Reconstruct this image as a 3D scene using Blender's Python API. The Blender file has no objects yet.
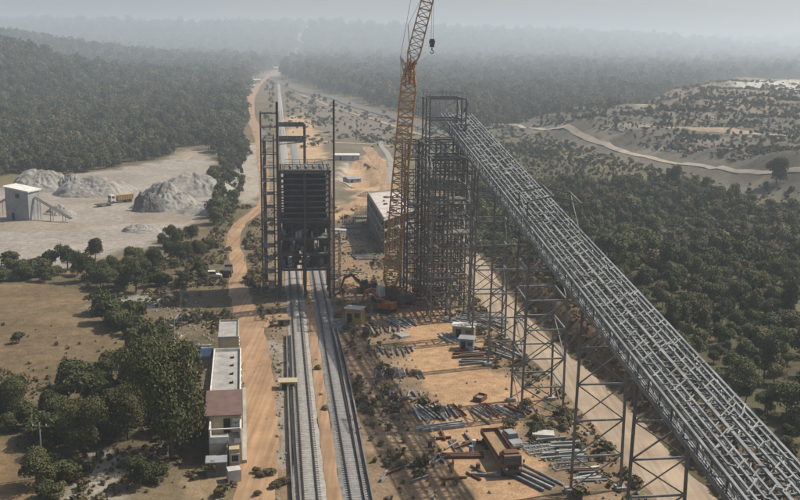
import bpy, math, random
import numpy as np
from mathutils import Vector, Matrix
R = math.radians
random.seed(11); RNG = np.random.default_rng(11)
scene = bpy.context.scene
# ------------------------------------------------------------------ camera
FPX, CAMH, PITCH, ROLL = 950.0, 54.0, R(11.8), R(0.75)
cam_d = bpy.data.cameras.new('camera'); cam = bpy.data.objects.new('camera', cam_d)
scene.collection.objects.link(cam); scene.camera = cam
cam_d.sensor_width = 36; cam_d.lens = FPX/800*36; cam_d.clip_end = 40000; cam_d.clip_start = 1
_f = Vector((0, math.cos(PITCH), -math.sin(PITCH))); _r0 = Vector((1, 0, 0)); _u0 = Vector((0, math.sin(PITCH), math.cos(PITCH)))
_r = _r0*math.cos(ROLL)+_u0*math.sin(ROLL); _u = -_r0*math.sin(ROLL)+_u0*math.cos(ROLL)
cam.matrix_world = Matrix(((_r.x, _u.x, -_f.x, 0), (_r.y, _u.y, -_f.y, 0), (_r.z, _u.z, -_f.z, CAMH), (0, 0, 0, 1)))
# ------------------------------------------------------------------ light
SUN_EL = R(50); SHD = Vector((-0.94, -0.34, 0)).normalized()      # direction in which shadows fall
w = bpy.data.worlds.new('World'); scene.world = w; w.use_nodes = True
nt = w.node_tree; nt.nodes.clear()
sky = nt.nodes.new('ShaderNodeTexSky'); sky.sky_type = 'NISHITA'; sky.sun_disc = False
sky.sun_elevation = SUN_EL; sky.sun_rotation = math.atan2(-SHD.x, -SHD.y)
sky.air_density = 1.0; sky.dust_density = 4.0; sky.ozone_density = 1.0
bg = nt.nodes.new('ShaderNodeBackground'); bg.inputs['Strength'].default_value = 0.09
wo = nt.nodes.new('ShaderNodeOutputWorld')
nt.links.new(sky.outputs[0], bg.inputs[0]); nt.links.new(bg.outputs[0], wo.inputs[0])
sd = bpy.data.lights.new('sun', 'SUN'); sd.energy = 5.0; sd.angle = R(0.6); sd.color = (1, 0.91, 0.78)
so = bpy.data.objects.new('sun', sd); scene.collection.objects.link(so)
ld = Vector((SHD.x*math.cos(SUN_EL), SHD.y*math.cos(SUN_EL), -math.sin(SUN_EL)))
so.rotation_euler = ld.to_track_quat('-Z', 'Y').to_euler()
HAZE = 0.00031; HAZE_COL = (0.78, 0.89, 1.0)
vs = scene.view_settings; vs.view_transform = 'Standard'; vs.look = 'None'; vs.exposure = 0.1; vs.gamma = 1
vs.use_curve_mapping = False
scene.render.engine = 'CYCLES'
scene.cycles.max_bounces = 6; scene.cycles.volume_bounces = 1; scene.cycles.transparent_max_bounces = 8

# ------------------------------------------------------------------ helpers
def W(px, py, z=0.0):
    u, v = px-400, 250-py
    u2 = u*math.cos(ROLL)-v*math.sin(ROLL); v2 = u*math.sin(ROLL)+v*math.cos(ROLL)
    dy = FPX*math.cos(PITCH)+v2*math.sin(PITCH); dz = -FPX*math.sin(PITCH)+v2*math.cos(PITCH)
    t = (z-CAMH)/dz
    return Vector((u2*t, dy*t, z))
def PX(x, y, z):
    z = z-CAMH
    d = np.maximum(y*math.cos(PITCH)-z*math.sin(PITCH), 1e-3); v = y*math.sin(PITCH)+z*math.cos(PITCH)
    u2 = FPX*x/d; v2 = FPX*v/d
    return 400+u2*math.cos(ROLL)+v2*math.sin(ROLL), 250-(-u2*math.sin(ROLL)+v2*math.cos(ROLL)), d
def _hash(ix, iy, s):
    h = (ix.astype(np.int64)*374761393+iy.astype(np.int64)*668265263+s*974634777) & 0xffffffff
    h = ((h ^ (h >> 13))*1274126177) & 0xffffffff
    return ((h ^ (h >> 16)) & 0xffff)/65535.0
def vnoise(x, y, s=0):
    x = np.asarray(x, float); y = np.asarray(y, float)
    ix = np.floor(x); iy = np.floor(y); fx = x-ix; fy = y-iy
    fx = fx*fx*(3-2*fx); fy = fy*fy*(3-2*fy)
    a = _hash(ix, iy, s); b = _hash(ix+1, iy, s); c = _hash(ix, iy+1, s); d = _hash(ix+1, iy+1, s)
    return (a*(1-fx)+b*fx)*(1-fy)+(c*(1-fx)+d*fx)*fy
def fbm(x, y, s=0, o=4):
    t = 0; a = 0.5; n = 0
    for i in range(o):
        t = t+a*vnoise(np.asarray(x)*2**i, np.asarray(y)*2**i, s+i); n += a; a *= 0.5
    return t/n
def sstep(a, b, x):
    t = np.clip((np.asarray(x, float)-a)/(b-a), 0, 1); return t*t*(3-2*t)
def inpoly(px, py, poly):
    px = np.asarray(px, float); py = np.asarray(py, float)
    ins = np.zeros(px.shape, bool); n = len(poly)
    for i in range(n):
        x0, y0 = poly[i]; x1, y1 = poly[(i+1) % n]
        c = ((y0 > py) != (y1 > py)) & (px < (x1-x0)*(py-y0)/((y1-y0) or 1e-9)+x0)
        ins ^= c
    return ins
def wpoly(pts, z=0):
    return [tuple(W(p[0], p[1], z))[:2] for p in pts]
def dpoly(x, y, pts, closed=True):
    d = np.full(np.shape(x), 1e9); n = len(pts)
    for i in range(n if closed else n-1):
        ax, ay = pts[i]; bx, by = pts[(i+1) % n]
        vx, vy = bx-ax, by-ay; L = vx*vx+vy*vy+1e-9
        t = np.clip(((x-ax)*vx+(y-ay)*vy)/L, 0, 1)
        d = np.minimum(d, np.hypot(x-ax-t*vx, y-ay-t*vy))
    return d
def sdp(x, y, pts):          # signed distance, positive inside
    d = dpoly(x, y, pts); return np.where(inpoly(x, y, pts), d, -d)

# ------------------------------------------------------------------ plan of the place (points on the ground)
ROAD_R = [W(*p) for p in [(458, 238), (466, 248), (478, 270), (500, 305), (535, 343), (572, 376), (617, 422), (655, 467), (700, 512), (760, 580)]]
_rx = np.array([p.x for p in ROAD_R]); _ry = np.array([p.y for p in ROAD_R]); _o = np.argsort(_ry)
def road_x(y): return np.interp(y, _ry[_o], _rx[_o])
P_QUARRY = wpoly([(-300, 215), (-100, 190), (0, 188), (60, 176), (150, 165), (192, 150), (208, 160), (220, 176), (218, 198), (200, 222), (150, 245), (60, 268), (0, 272), (-300, 300)])
P_FIELD = wpoly([(-200, 300), (0, 285), (40, 280), (75, 290), (110, 318), (128, 345), (100, 372), (40, 380), (-30, 365), (-200, 420)])
P_FIELD2 = wpoly([(-200, 440), (0, 446), (28, 455), (40, 480), (30, 530), (-200, 600)])
P_SITE = wpoly([(268, 330), (262, 300), (268, 200), (275, 150), (300, 120), (330, 100), (390, 120), (420, 150), (440, 220), (470, 258), (540, 345), (600, 410), (720, 560), (255, 560), (262, 400)])
P_YARD = wpoly([(388, 296), (440, 292), (455, 325), (484, 342), (488, 372), (524, 385), (534, 402), (508, 420), (524, 445), (572, 520), (478, 520), (455, 478), (440, 448), (452, 425), (428, 398), (410, 352), (394, 318)])
P_YARD2 = wpoly([(405, 285), (470, 283), (478, 292), (440, 300), (400, 304)])
P_BACK = wpoly([(232, 150), (262, 142), (262, 190), (252, 205), (240, 200), (232, 175)])
P_MIDDIRT = wpoly([(285, 118), (300, 112), (312, 122), (325, 150), (318, 165), (290, 168)])
P_CLR = wpoly([(278, 100), (300, 92), (400, 122), (470, 140), (470, 165), (430, 180), (420, 260), (335, 300), (335, 180), (280, 175)])
P_DUMP = wpoly([(640, 118), (690, 96), (725, 92), (900, 96), (900, 150), (780, 142), (700, 140)])
P_QRIGHT = wpoly([(470, 132), (560, 120), (640, 110), (720, 92), (1000, 90), (1000, 235), (800, 205), (690, 180), (600, 152), (520, 138)])
P_CUT = wpoly([(345, 162), (372, 166), (378, 186), (352, 190), (338, 178)])
P_HILL = None

def hterr(x, y):
    x = np.asarray(x, float); y = np.asarray(y, float)
    h = np.zeros(np.broadcast(x, y).shape)
    # bank on the far side of the haul road
    s = x-road_x(y)-4.6+1.6*(fbm(x/5, y/5, 3)-.5)
    fade = 1-sstep(225, 262, y)
    h = h+fade*(4.2*sstep(0, 4.5, s)+1.6*sstep(5, 40, s)*fbm(x/14, y/14, 5))
    # rough ground away from the work site
    site = sdp(x, y, P_SITE)
    rough = sstep(0, 10, -site)
    h = h+rough*(0.9*(fbm(x/17, y/17, 8)-.5))*sstep(100, 140, y)
    far = sstep(330, 700, y)
    h = h+far*6*(fbm(x/160, y/160, 21)-.5)
    # quarry benches to the right
    q = sdp(x, y, P_QRIGHT)
    b = fbm(x/90, y/55, 31, 3)
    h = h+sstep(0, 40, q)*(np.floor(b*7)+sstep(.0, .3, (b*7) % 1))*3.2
    h = h+sstep(0, 26, sdp(x, y, P_DUMP))*8
    # excavation behind the loading tower
    h = h-2.5*sstep(0, 3, sdp(x, y, P_CUT))
    # hills
    def g(cx, cy, sx, sy, a, rot=0):
        dx, dy = x-cx, y-cy; c, s_ = math.cos(rot), math.sin(rot)
        return a*np.exp(-((dx*c+dy*s_)/sx)**2-((-dx*s_+dy*c)/sy)**2)
    h = h+g(-655, 1120, 200, 330, 92)+g(-1150, 2300, 420, 420, 80)
    h = h+g(-700, 5200, 1500, 900, 125)+g(900, 6400, 1500, 900, 120)+g(3300, 8200, 2600, 1000, 120)+g(-3500, 6000, 1800, 1200, 190)
    h = h+sstep(2500, 5000, y)*45*(fbm(x/900, y/900, 41)-.5)
    return h
def hz(x, y): return float(hterr(np.array([x]), np.array([y]))[0])
def G(px, py):              # a point on the terrain seen at (px, py)
    z = 0.0
    for _ in range(12):
        p = W(px, py, z); z = 0.5*z+0.5*hz(p.x, p.y)
    return Vector((p.x, p.y, hz(p.x, p.y)))

# ------------------------------------------------------------------ materials
def mat(name, c1, c2=None, scale=1.0, rough=0.8, metal=0.0, bump=0.0, c3=None, detail=6, objrand=0.0, spec=0.3, dist=0.05, streak=0.0):
    m = bpy.data.materials.new(name); m.use_nodes = True
    n = m.node_tree.nodes; l = m.node_tree.links; b = n['Principled BSDF']
    b.inputs['Roughness'].default_value = rough; b.inputs['Metallic'].default_value = metal
    b.inputs['Specular IOR Level'].default_value = spec
    c2 = c2 or tuple(v*0.75 for v in c1)
    tc = n.new('ShaderNodeTexCoord'); nz = n.new('ShaderNodeTexNoise')
    nz.inputs['Scale'].default_value = scale; nz.inputs['Detail'].default_value = detail
    nz.inputs['Roughness'].default_value = 0.65
    l.new(tc.outputs['Object'], nz.inputs['Vector'])
    cr = n.new('ShaderNodeValToRGB'); e = cr.color_ramp.elements
    e[0].position = 0.34; e[1].position = 0.66; e[0].color = (*c2, 1); e[1].color = (*c1, 1)
    if c3:
        k = e.new(0.5); k.color = (*c3, 1)
    l.new(nz.outputs['Fac'], cr.inputs['Fac']); out = cr.outputs['Color']
    if objrand:
        oi = n.new('ShaderNodeObjectInfo'); mr = n.new('ShaderNodeMapRange')
        mr.inputs['To Min'].default_value = 1-objrand; mr.inputs['To Max'].default_value = 1+objrand
        l.new(oi.outputs['Random'], mr.inputs['Value'])
        hs = n.new('ShaderNodeHueSaturation'); l.new(mr.outputs[0], hs.inputs['Value']); l.new(out, hs.inputs['Color'])
        out = hs.outputs['Color']
    if streak:                                                      # wheel ruts running along the rails' heading
        mp = n.new('ShaderNodeMapping'); mp.inputs['Rotation'].default_value = (0, 0, -0.124); mp.inputs['Scale'].default_value = (1.3, 0.03, 1)
        n2 = n.new('ShaderNodeTexNoise'); n2.inputs['Scale'].default_value = 1.0; n2.inputs['Detail'].default_value = 4
        l.new(tc.outputs['Object'], mp.inputs['Vector']); l.new(mp.outputs[0], n2.inputs['Vector'])
        m2 = n.new('ShaderNodeMapRange'); m2.inputs['From Min'].default_value = .35; m2.inputs['From Max'].default_value = .65
        m2.inputs['To Min'].default_value = 1-streak; m2.inputs['To Max'].default_value = 1+streak*.7
        l.new(n2.outputs['Fac'], m2.inputs['Value']); vm = n.new('ShaderNodeVectorMath'); vm.operation = 'SCALE'
        l.new(out, vm.inputs[0]); l.new(m2.outputs[0], vm.inputs['Scale']); out = vm.outputs[0]
    l.new(out, b.inputs['Base Color'])
    if bump:
        bp = n.new('ShaderNodeBump'); bp.inputs['Strength'].default_value = bump; bp.inputs['Distance'].default_value = dist
        l.new(nz.outputs['Fac'], bp.inputs['Height']); l.new(bp.outputs[0], b.inputs['Normal'])
    return m
def leafmat(name, ca, cb, cc, rnd=0.3):
    m = bpy.data.materials.new(name); m.use_nodes = True
    n = m.node_tree.nodes; l = m.node_tree.links; b = n['Principled BSDF']
    b.inputs['Roughness'].default_value = 0.85; b.inputs['Specular IOR Level'].default_value = 0.12
    oi = n.new('ShaderNodeObjectInfo'); cr = n.new('ShaderNodeValToRGB'); e = cr.color_ramp.elements
    e[0].color = (*ca, 1); e[1].color = (*cc, 1); k = e.new(0.55); k.color = (*cb, 1)
    l.new(oi.outputs['Random'], cr.inputs['Fac'])
    g = n.new('ShaderNodeNewGeometry'); mr = n.new('ShaderNodeMapRange')
    mr.inputs['To Min'].default_value = 1-rnd; mr.inputs['To Max'].default_value = 1+rnd
    l.new(g.outputs['Random Per Island'], mr.inputs['Value'])
    hs = n.new('ShaderNodeHueSaturation'); l.new(mr.outputs[0], hs.inputs['Value']); l.new(cr.outputs['Color'], hs.inputs['Color'])
    l.new(hs.outputs['Color'], b.inputs['Base Color'])
    return m
M = {}
M['steel'] = mat('galvanised_steel', (0.30, 0.32, 0.325), (0.13, 0.14, 0.142), 0.5, 0.5, 0.25, objrand=.06)
M['steel_lt'] = mat('pale_steel', (0.52, 0.53, 0.52), (0.22, 0.225, 0.22), 0.6, 0.45, 0.25)
M['steel_br'] = mat('bracing_steel', (0.42, 0.43, 0.42), (0.17, 0.175, 0.17), 0.5, 0.45, 0.25)
M['steel_mid'] = mat('weathered_steel', (0.23, 0.23, 0.215), (0.12, 0.115, 0.105), 0.5, 0.6, 0.2)
M['steel_dk'] = mat('dark_painted_steel', (0.105, 0.095, 0.085), (0.06, 0.055, 0.05), 0.4, 0.6, 0.1)
M['rib'] = mat('bin_rib_steel', (0.15, 0.145, 0.135), (0.085, 0.08, 0.075), 0.6, 0.6, 0.1)
M['sheet_dk'] = mat('dark_bin_plate', (0.045, 0.05, 0.055), (0.022, 0.025, 0.028), 0.5, 0.45, 0.2)
M['rust'] = mat('rusty_steel', (0.16, 0.075, 0.04), (0.09, 0.05, 0.035), 0.8, 0.85)
M['yellow'] = mat('yellow_crane_paint', (0.58, 0.29, 0.055), (0.42, 0.19, 0.04), 0.5, 0.5)
M['orange'] = mat('orange_machine_paint', (0.42, 0.13, 0.04), (0.26, 0.08, 0.03), 1, 0.5)
M['machine_y'] = mat('dusty_yellow_paint', (0.42, 0.29, 0.08), (0.28, 0.19, 0.07), 1, 0.6)
M['cab'] = mat('faded_brown_cab', (0.20, 0.13, 0.08), (0.12, 0.08, 0.055), 1.2, 0.6)
M['black'] = mat('black_rubber', (0.03, 0.03, 0.03), (0.05, 0.045, 0.04), 2, 0.9)
M['cable'] = mat('steel_cable', (0.12, 0.12, 0.12), None, 1, 0.6)
M['conc'] = mat('concrete', (0.36, 0.34, 0.31), (0.24, 0.23, 0.21), 0.35, 0.9, bump=.3)
M['conc_dk'] = mat('stained_concrete', (0.20, 0.185, 0.165), (0.12, 0.11, 0.10), 0.4, 0.9)
M['roofconc'] = mat('roof_screed', (0.36, 0.35, 0.33), (0.22, 0.215, 0.20), 0.55, 0.9, bump=.2, c3=(0.30, 0.29, 0.27))
M['roofpale'] = mat('pale_roof_slab', (0.52, 0.49, 0.45), (0.34, 0.31, 0.28), 0.3, 0.9)
M['white'] = mat('white_paint', (0.68, 0.67, 0.63), (0.46, 0.45, 0.41), 0.7, 0.7)
M['cream'] = mat('cream_plaster', (0.44, 0.37, 0.24), (0.33, 0.28, 0.18), 0.6, 0.85)
M['maroon'] = mat('maroon_roof_sheet', (0.165, 0.10, 0.085), (0.11, 0.075, 0.065), 0.8, 0.7)
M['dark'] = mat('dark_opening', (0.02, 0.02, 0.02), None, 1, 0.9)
M['glass'] = mat('window_glass', (0.05, 0.07, 0.08), (0.03, 0.04, 0.05), 1, 0.1, spec=.6)
M['sheet'] = mat('grey_metal_sheet', (0.34, 0.355, 0.37), (0.22, 0.23, 0.24), 0.3, 0.5, 0.1)
M['blue'] = mat('faded_blue_sheet', (0.22, 0.32, 0.40), (0.16, 0.22, 0.28), 0.6, 0.6)
M['wood'] = mat('raw_timber', (0.32, 0.22, 0.12), (0.20, 0.14, 0.08), 1.2, 0.9)
M['bark'] = mat('tree_bark', (0.12, 0.09, 0.065), (0.07, 0.055, 0.04), 2, 0.95)
M['dirt'] = mat('packed_orange_earth', (0.36, 0.235, 0.138), (0.24, 0.155, 0.09), 0.16, 0.95, bump=.35, c3=(0.30, 0.195, 0.115), detail=9, dist=.3, streak=.22)
M['paledirt'] = mat('pale_earth', (0.36, 0.29, 0.21), (0.26, 0.20, 0.14), 0.16, 0.95, bump=.35, detail=9, dist=.3, streak=.2)
M['quarryroad'] = mat('pale_haul_dust', (0.42, 0.37, 0.30), (0.30, 0.25, 0.19), 0.1, 0.95)
M['dust'] = mat('stone_dust', (0.30, 0.285, 0.26), (0.17, 0.16, 0.148), 0.22, 0.95, bump=1.0, c3=(0.26, 0.25, 0.228), detail=9, dist=.6)
M['dark_fill'] = mat('dark_fill_and_heap_shade', (0.085, 0.085, 0.085), (0.14, 0.135, 0.13), 0.8, 0.95, bump=.6, dist=.4)  # own tone of the embankment; on the stone heap it paints shade
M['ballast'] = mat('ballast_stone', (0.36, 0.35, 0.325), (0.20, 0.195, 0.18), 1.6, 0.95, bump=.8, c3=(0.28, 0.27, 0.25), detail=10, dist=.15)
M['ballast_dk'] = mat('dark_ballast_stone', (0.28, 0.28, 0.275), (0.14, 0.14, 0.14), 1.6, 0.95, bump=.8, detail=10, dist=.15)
M['sleeper'] = mat('concrete_sleeper', (0.30, 0.29, 0.27), (0.20, 0.195, 0.18), 1, 0.9)
M['rail'] = mat('rail_steel', (0.06, 0.045, 0.038), (0.035, 0.028, 0.025), 1, 0.7, 0.1)
M['stone'] = mat('rubble_stone', (0.30, 0.27, 0.23), (0.19, 0.165, 0.135), 1, 0.95)
M['sack'] = mat('pale_tarpaulin', (0.50, 0.49, 0.45), (0.36, 0.35, 0.33), 0.8, 0.8)
M['leafF'] = leafmat('dry_forest_leaves', (0.046, 0.062, 0.034), (0.068, 0.083, 0.042), (0.115, 0.110, 0.062))
M['leafR'] = leafmat('green_forest_leaves', (0.060, 0.080, 0.036), (0.098, 0.114, 0.050), (0.17, 0.155, 0.080))
M['leafH'] = leafmat('sere_forest_leaves', (0.085, 0.084, 0.048), (0.112, 0.104, 0.060), (0.155, 0.135, 0.085))
M['leafD'] = leafmat('dark_tree_leaves', (0.050, 0.060, 0.024), (0.070, 0.078, 0.032), (0.10, 0.098, 0.042))
M['leafB'] = leafmat('dry_bush_leaves', (0.10, 0.095, 0.05), (0.135, 0.115, 0.062), (0.19, 0.155, 0.09))
M['grass'] = leafmat('dry_grass_blades', (0.13, 0.11, 0.05), (0.19, 0.145, 0.07), (0.09, 0.09, 0.04), 0.35)

# ------------------------------------------------------------------ mesh builder
class MB:
    def __init__(s): s.v = []; s.f = []; s.mi = []; s.cut = []
    def add(s, vs_, fs, mi=0):
        o = len(s.v); s.cut.append((o, len(s.f))); s.v.extend(tuple(v) for v in vs_); s.f.extend(tuple(i+o for i in f) for f in fs); s.mi.extend([mi]*len(fs)); return s
    def bar(s, a, b, wd=0.2, ht=None, up=None, mi=0):
        a = Vector(a); b = Vector(b); d = b-a
        if d.length < 1e-5: return s
        d.normalize(); ht = ht or wd
        u = Vector(up) if up else Vector((0, 0, 1))
        if abs(d.dot(u)) > .98: u = Vector((0.12, 1, 0))
        r = d.cross(u).normalized(); u = r.cross(d)
        r *= wd/2; u *= ht/2
        vs_ = [a-r-u, a+r-u, a+r+u, a-r+u, b-r-u, b+r-u, b+r+u, b-r+u]
        return s.add(vs_, [(0, 1, 2, 3), (7, 6, 5, 4), (0, 4, 5, 1), (1, 5, 6, 2), (2, 6, 7, 3), (3, 7, 4, 0)], mi)
    def ibeam(s, a, b, wd=0.3, ht=0.3, t=0.04, up=None):
        a = Vector(a); b = Vector(b); d = (b-a).normalized(); u = Vector(up) if up else Vector((0, 0, 1))
        if abs(d.dot(u)) > .98: u = Vector((0.12, 1, 0))
        r = d.cross(u).normalized(); u = r.cross(d)
        o = u*(ht/2-t/2)
        s.bar(a+o, b+o, wd, t, u); s.bar(a-o, b-o, wd, t, u); s.bar(a, b, t, ht-2*t-.006, u); return s
    def box(s, c, size, rz=0, top=None, mi=0):
        x, y, z = (k/2 for k in size); cz, sz = math.cos(rz), math.sin(rz); tx, ty = top or (1, 1)
        vs_ = []
        for (i, j, k) in ((-1, -1, -1), (1, -1, -1), (1, 1, -1), (-1, 1, -1), (-1, -1, 1), (1, -1, 1), (1, 1, 1), (-1, 1, 1)):
            X, Y = i*x*(tx if k > 0 else 1), j*y*(ty if k > 0 else 1)
            vs_.append((c[0]+X*cz-Y*sz, c[1]+X*sz+Y*cz, c[2]+k*z))
        return s.add(vs_, [(3, 2, 1, 0), (4, 5, 6, 7), (0, 1, 5, 4), (1, 2, 6, 5), (2, 3, 7, 6), (3, 0, 4, 7)], mi)
    def tube(s, a, b, r0=0.1, r1=None, n=8, mi=0):
        a = Vector(a); b = Vector(b); d = (b-a).normalized(); r1 = r0 if r1 is None else r1
        u = Vector((0, 0, 1)) if abs(d.z) < .95 else Vector((0, 1, 0))
        p = d.cross(u).normalized(); q = d.cross(p)
        vs_ = []
        for k in range(n):
            t = 2*math.pi*k/n; e = p*math.cos(t)+q*math.sin(t); vs_ += [a+e*r0, b+e*r1]
        fs = [(2*k, 2*((k+1) % n), 2*((k+1) % n)+1, 2*k+1) for k in range(n)]
        fs += [tuple(2*k for k in range(n-1, -1, -1)), tuple(2*k+1 for k in range(n))]
        return s.add(vs_, fs, mi)
    def prism(s, poly, z0, z1, mi=0):
        n = len(poly); a = sum(poly[i][0]*poly[(i+1) % n][1]-poly[(i+1) % n][0]*poly[i][1] for i in range(n))
        if a < 0: poly = poly[::-1]
        vs_ = [(p[0], p[1], z0) for p in poly]+[(p[0], p[1], z1) for p in poly]
        fs = [tuple(range(n-1, -1, -1)), tuple(range(n, 2*n))]+[(i, (i+1) % n, (i+1) % n+n, i+n) for i in range(n)]
        return s.add(vs_, fs, mi)
    def each(s, name, m, parent, k=1):
        'every k-th added solid becomes a part of its own'
        c = s.cut[::k]+[(len(s.v), len(s.f))]; out = []
        for (v0, f0), (v1, f1) in zip(c, c[1:]):
            q = MB(); q.add(s.v[v0:v1], [tuple(i-v0 for i in f) for f in s.f[f0:f1]]); out.append(q.build(name, m, parent))
        return out
    def build(s, name, m, parent=None, loc=None, smooth=False, rz=0):
        me = bpy.data.meshes.new(name); me.from_pydata(s.v, [], s.f)
        for k in (m if isinstance(m, (list, tuple)) else [m]): me.materials.append(k)
        if any(s.mi): me.polygons.foreach_set('material_index', s.mi)
        if smooth: me.polygons.foreach_set('use_smooth', [True]*len(me.polygons))
        me.update(); return link(name, me, parent, loc, rz)
def link(name, me, parent=None, loc=None, rz=0):
    o = bpy.data.objects.new(name, me); scene.collection.objects.link(o)
    if parent: o.parent = parent
    if loc is not None: o.location = loc
    if rz: o.rotation_euler = (0, 0, rz)
    return o
def tag(o, label, cat, group=None):
    o['label'] = label; o['category'] = cat; o['kind'] = 'thing'
    if group: o['group'] = group
    return o
def struct(o, kind='structure', label=None):
    o['kind'] = kind
    if label: o['label'] = label
    return o
def thing(name, label, cat, loc=(0, 0, 0), rz=0, group=None):
    o = bpy.data.objects.new(name, None); scene.collection.objects.link(o); o.empty_display_size = .5
    o.location = loc; o.rotation_euler = (0, 0, rz); return tag(o, label, cat, group)
def dup(root, loc=None, rz=None, label=None, group=None, scale=None, rot=None):
    r = root.copy(); scene.collection.objects.link(r)
    if loc is not None: r.location = loc
    if rz is not None: r.rotation_euler = (0, 0, rz)
    if rot is not None: r.rotation_euler = rot
    if scale: r.scale = scale if hasattr(scale, '__len__') else (scale,)*3
    if label: r['label'] = label
    if group: r['group'] = group
    for ch in list(root.children):
        c = ch.copy(); scene.collection.objects.link(c); c.parent = r
        for g in ch.children:
            d = g.copy(); scene.collection.objects.link(d); d.parent = c
    return r
def npmesh(name, V, F4, mats, mi=None, smooth=False):
    me = bpy.data.meshes.new(name); n = len(F4)
    me.vertices.add(len(V)); me.vertices.foreach_set('co', np.asarray(V, np.float32).ravel())
    k = F4.shape[1]
    me.loops.add(n*k); me.loops.foreach_set('vertex_index', F4.astype(np.int32).ravel())
    me.polygons.add(n); me.polygons.foreach_set('loop_start', np.arange(n, dtype=np.int32)*k)
    me.polygons.foreach_set('loop_total', np.full(n, k, np.int32))
    for m in mats: me.materials.append(m)
    if mi is not None: me.polygons.foreach_set('material_index', mi.astype(np.int32))
    if smooth: me.polygons.foreach_set('use_smooth', np.ones(n, bool))
    me.update(calc_edges=True); return me
HEAD = math.atan(0.1244)                     # heading of rails and gallery, left of the camera axis
DV = Vector((-math.sin(HEAD), math.cos(HEAD), 0)); CV = Vector((math.cos(HEAD), math.sin(HEAD), 0)); UP = Vector((0, 0, 1))

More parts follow.
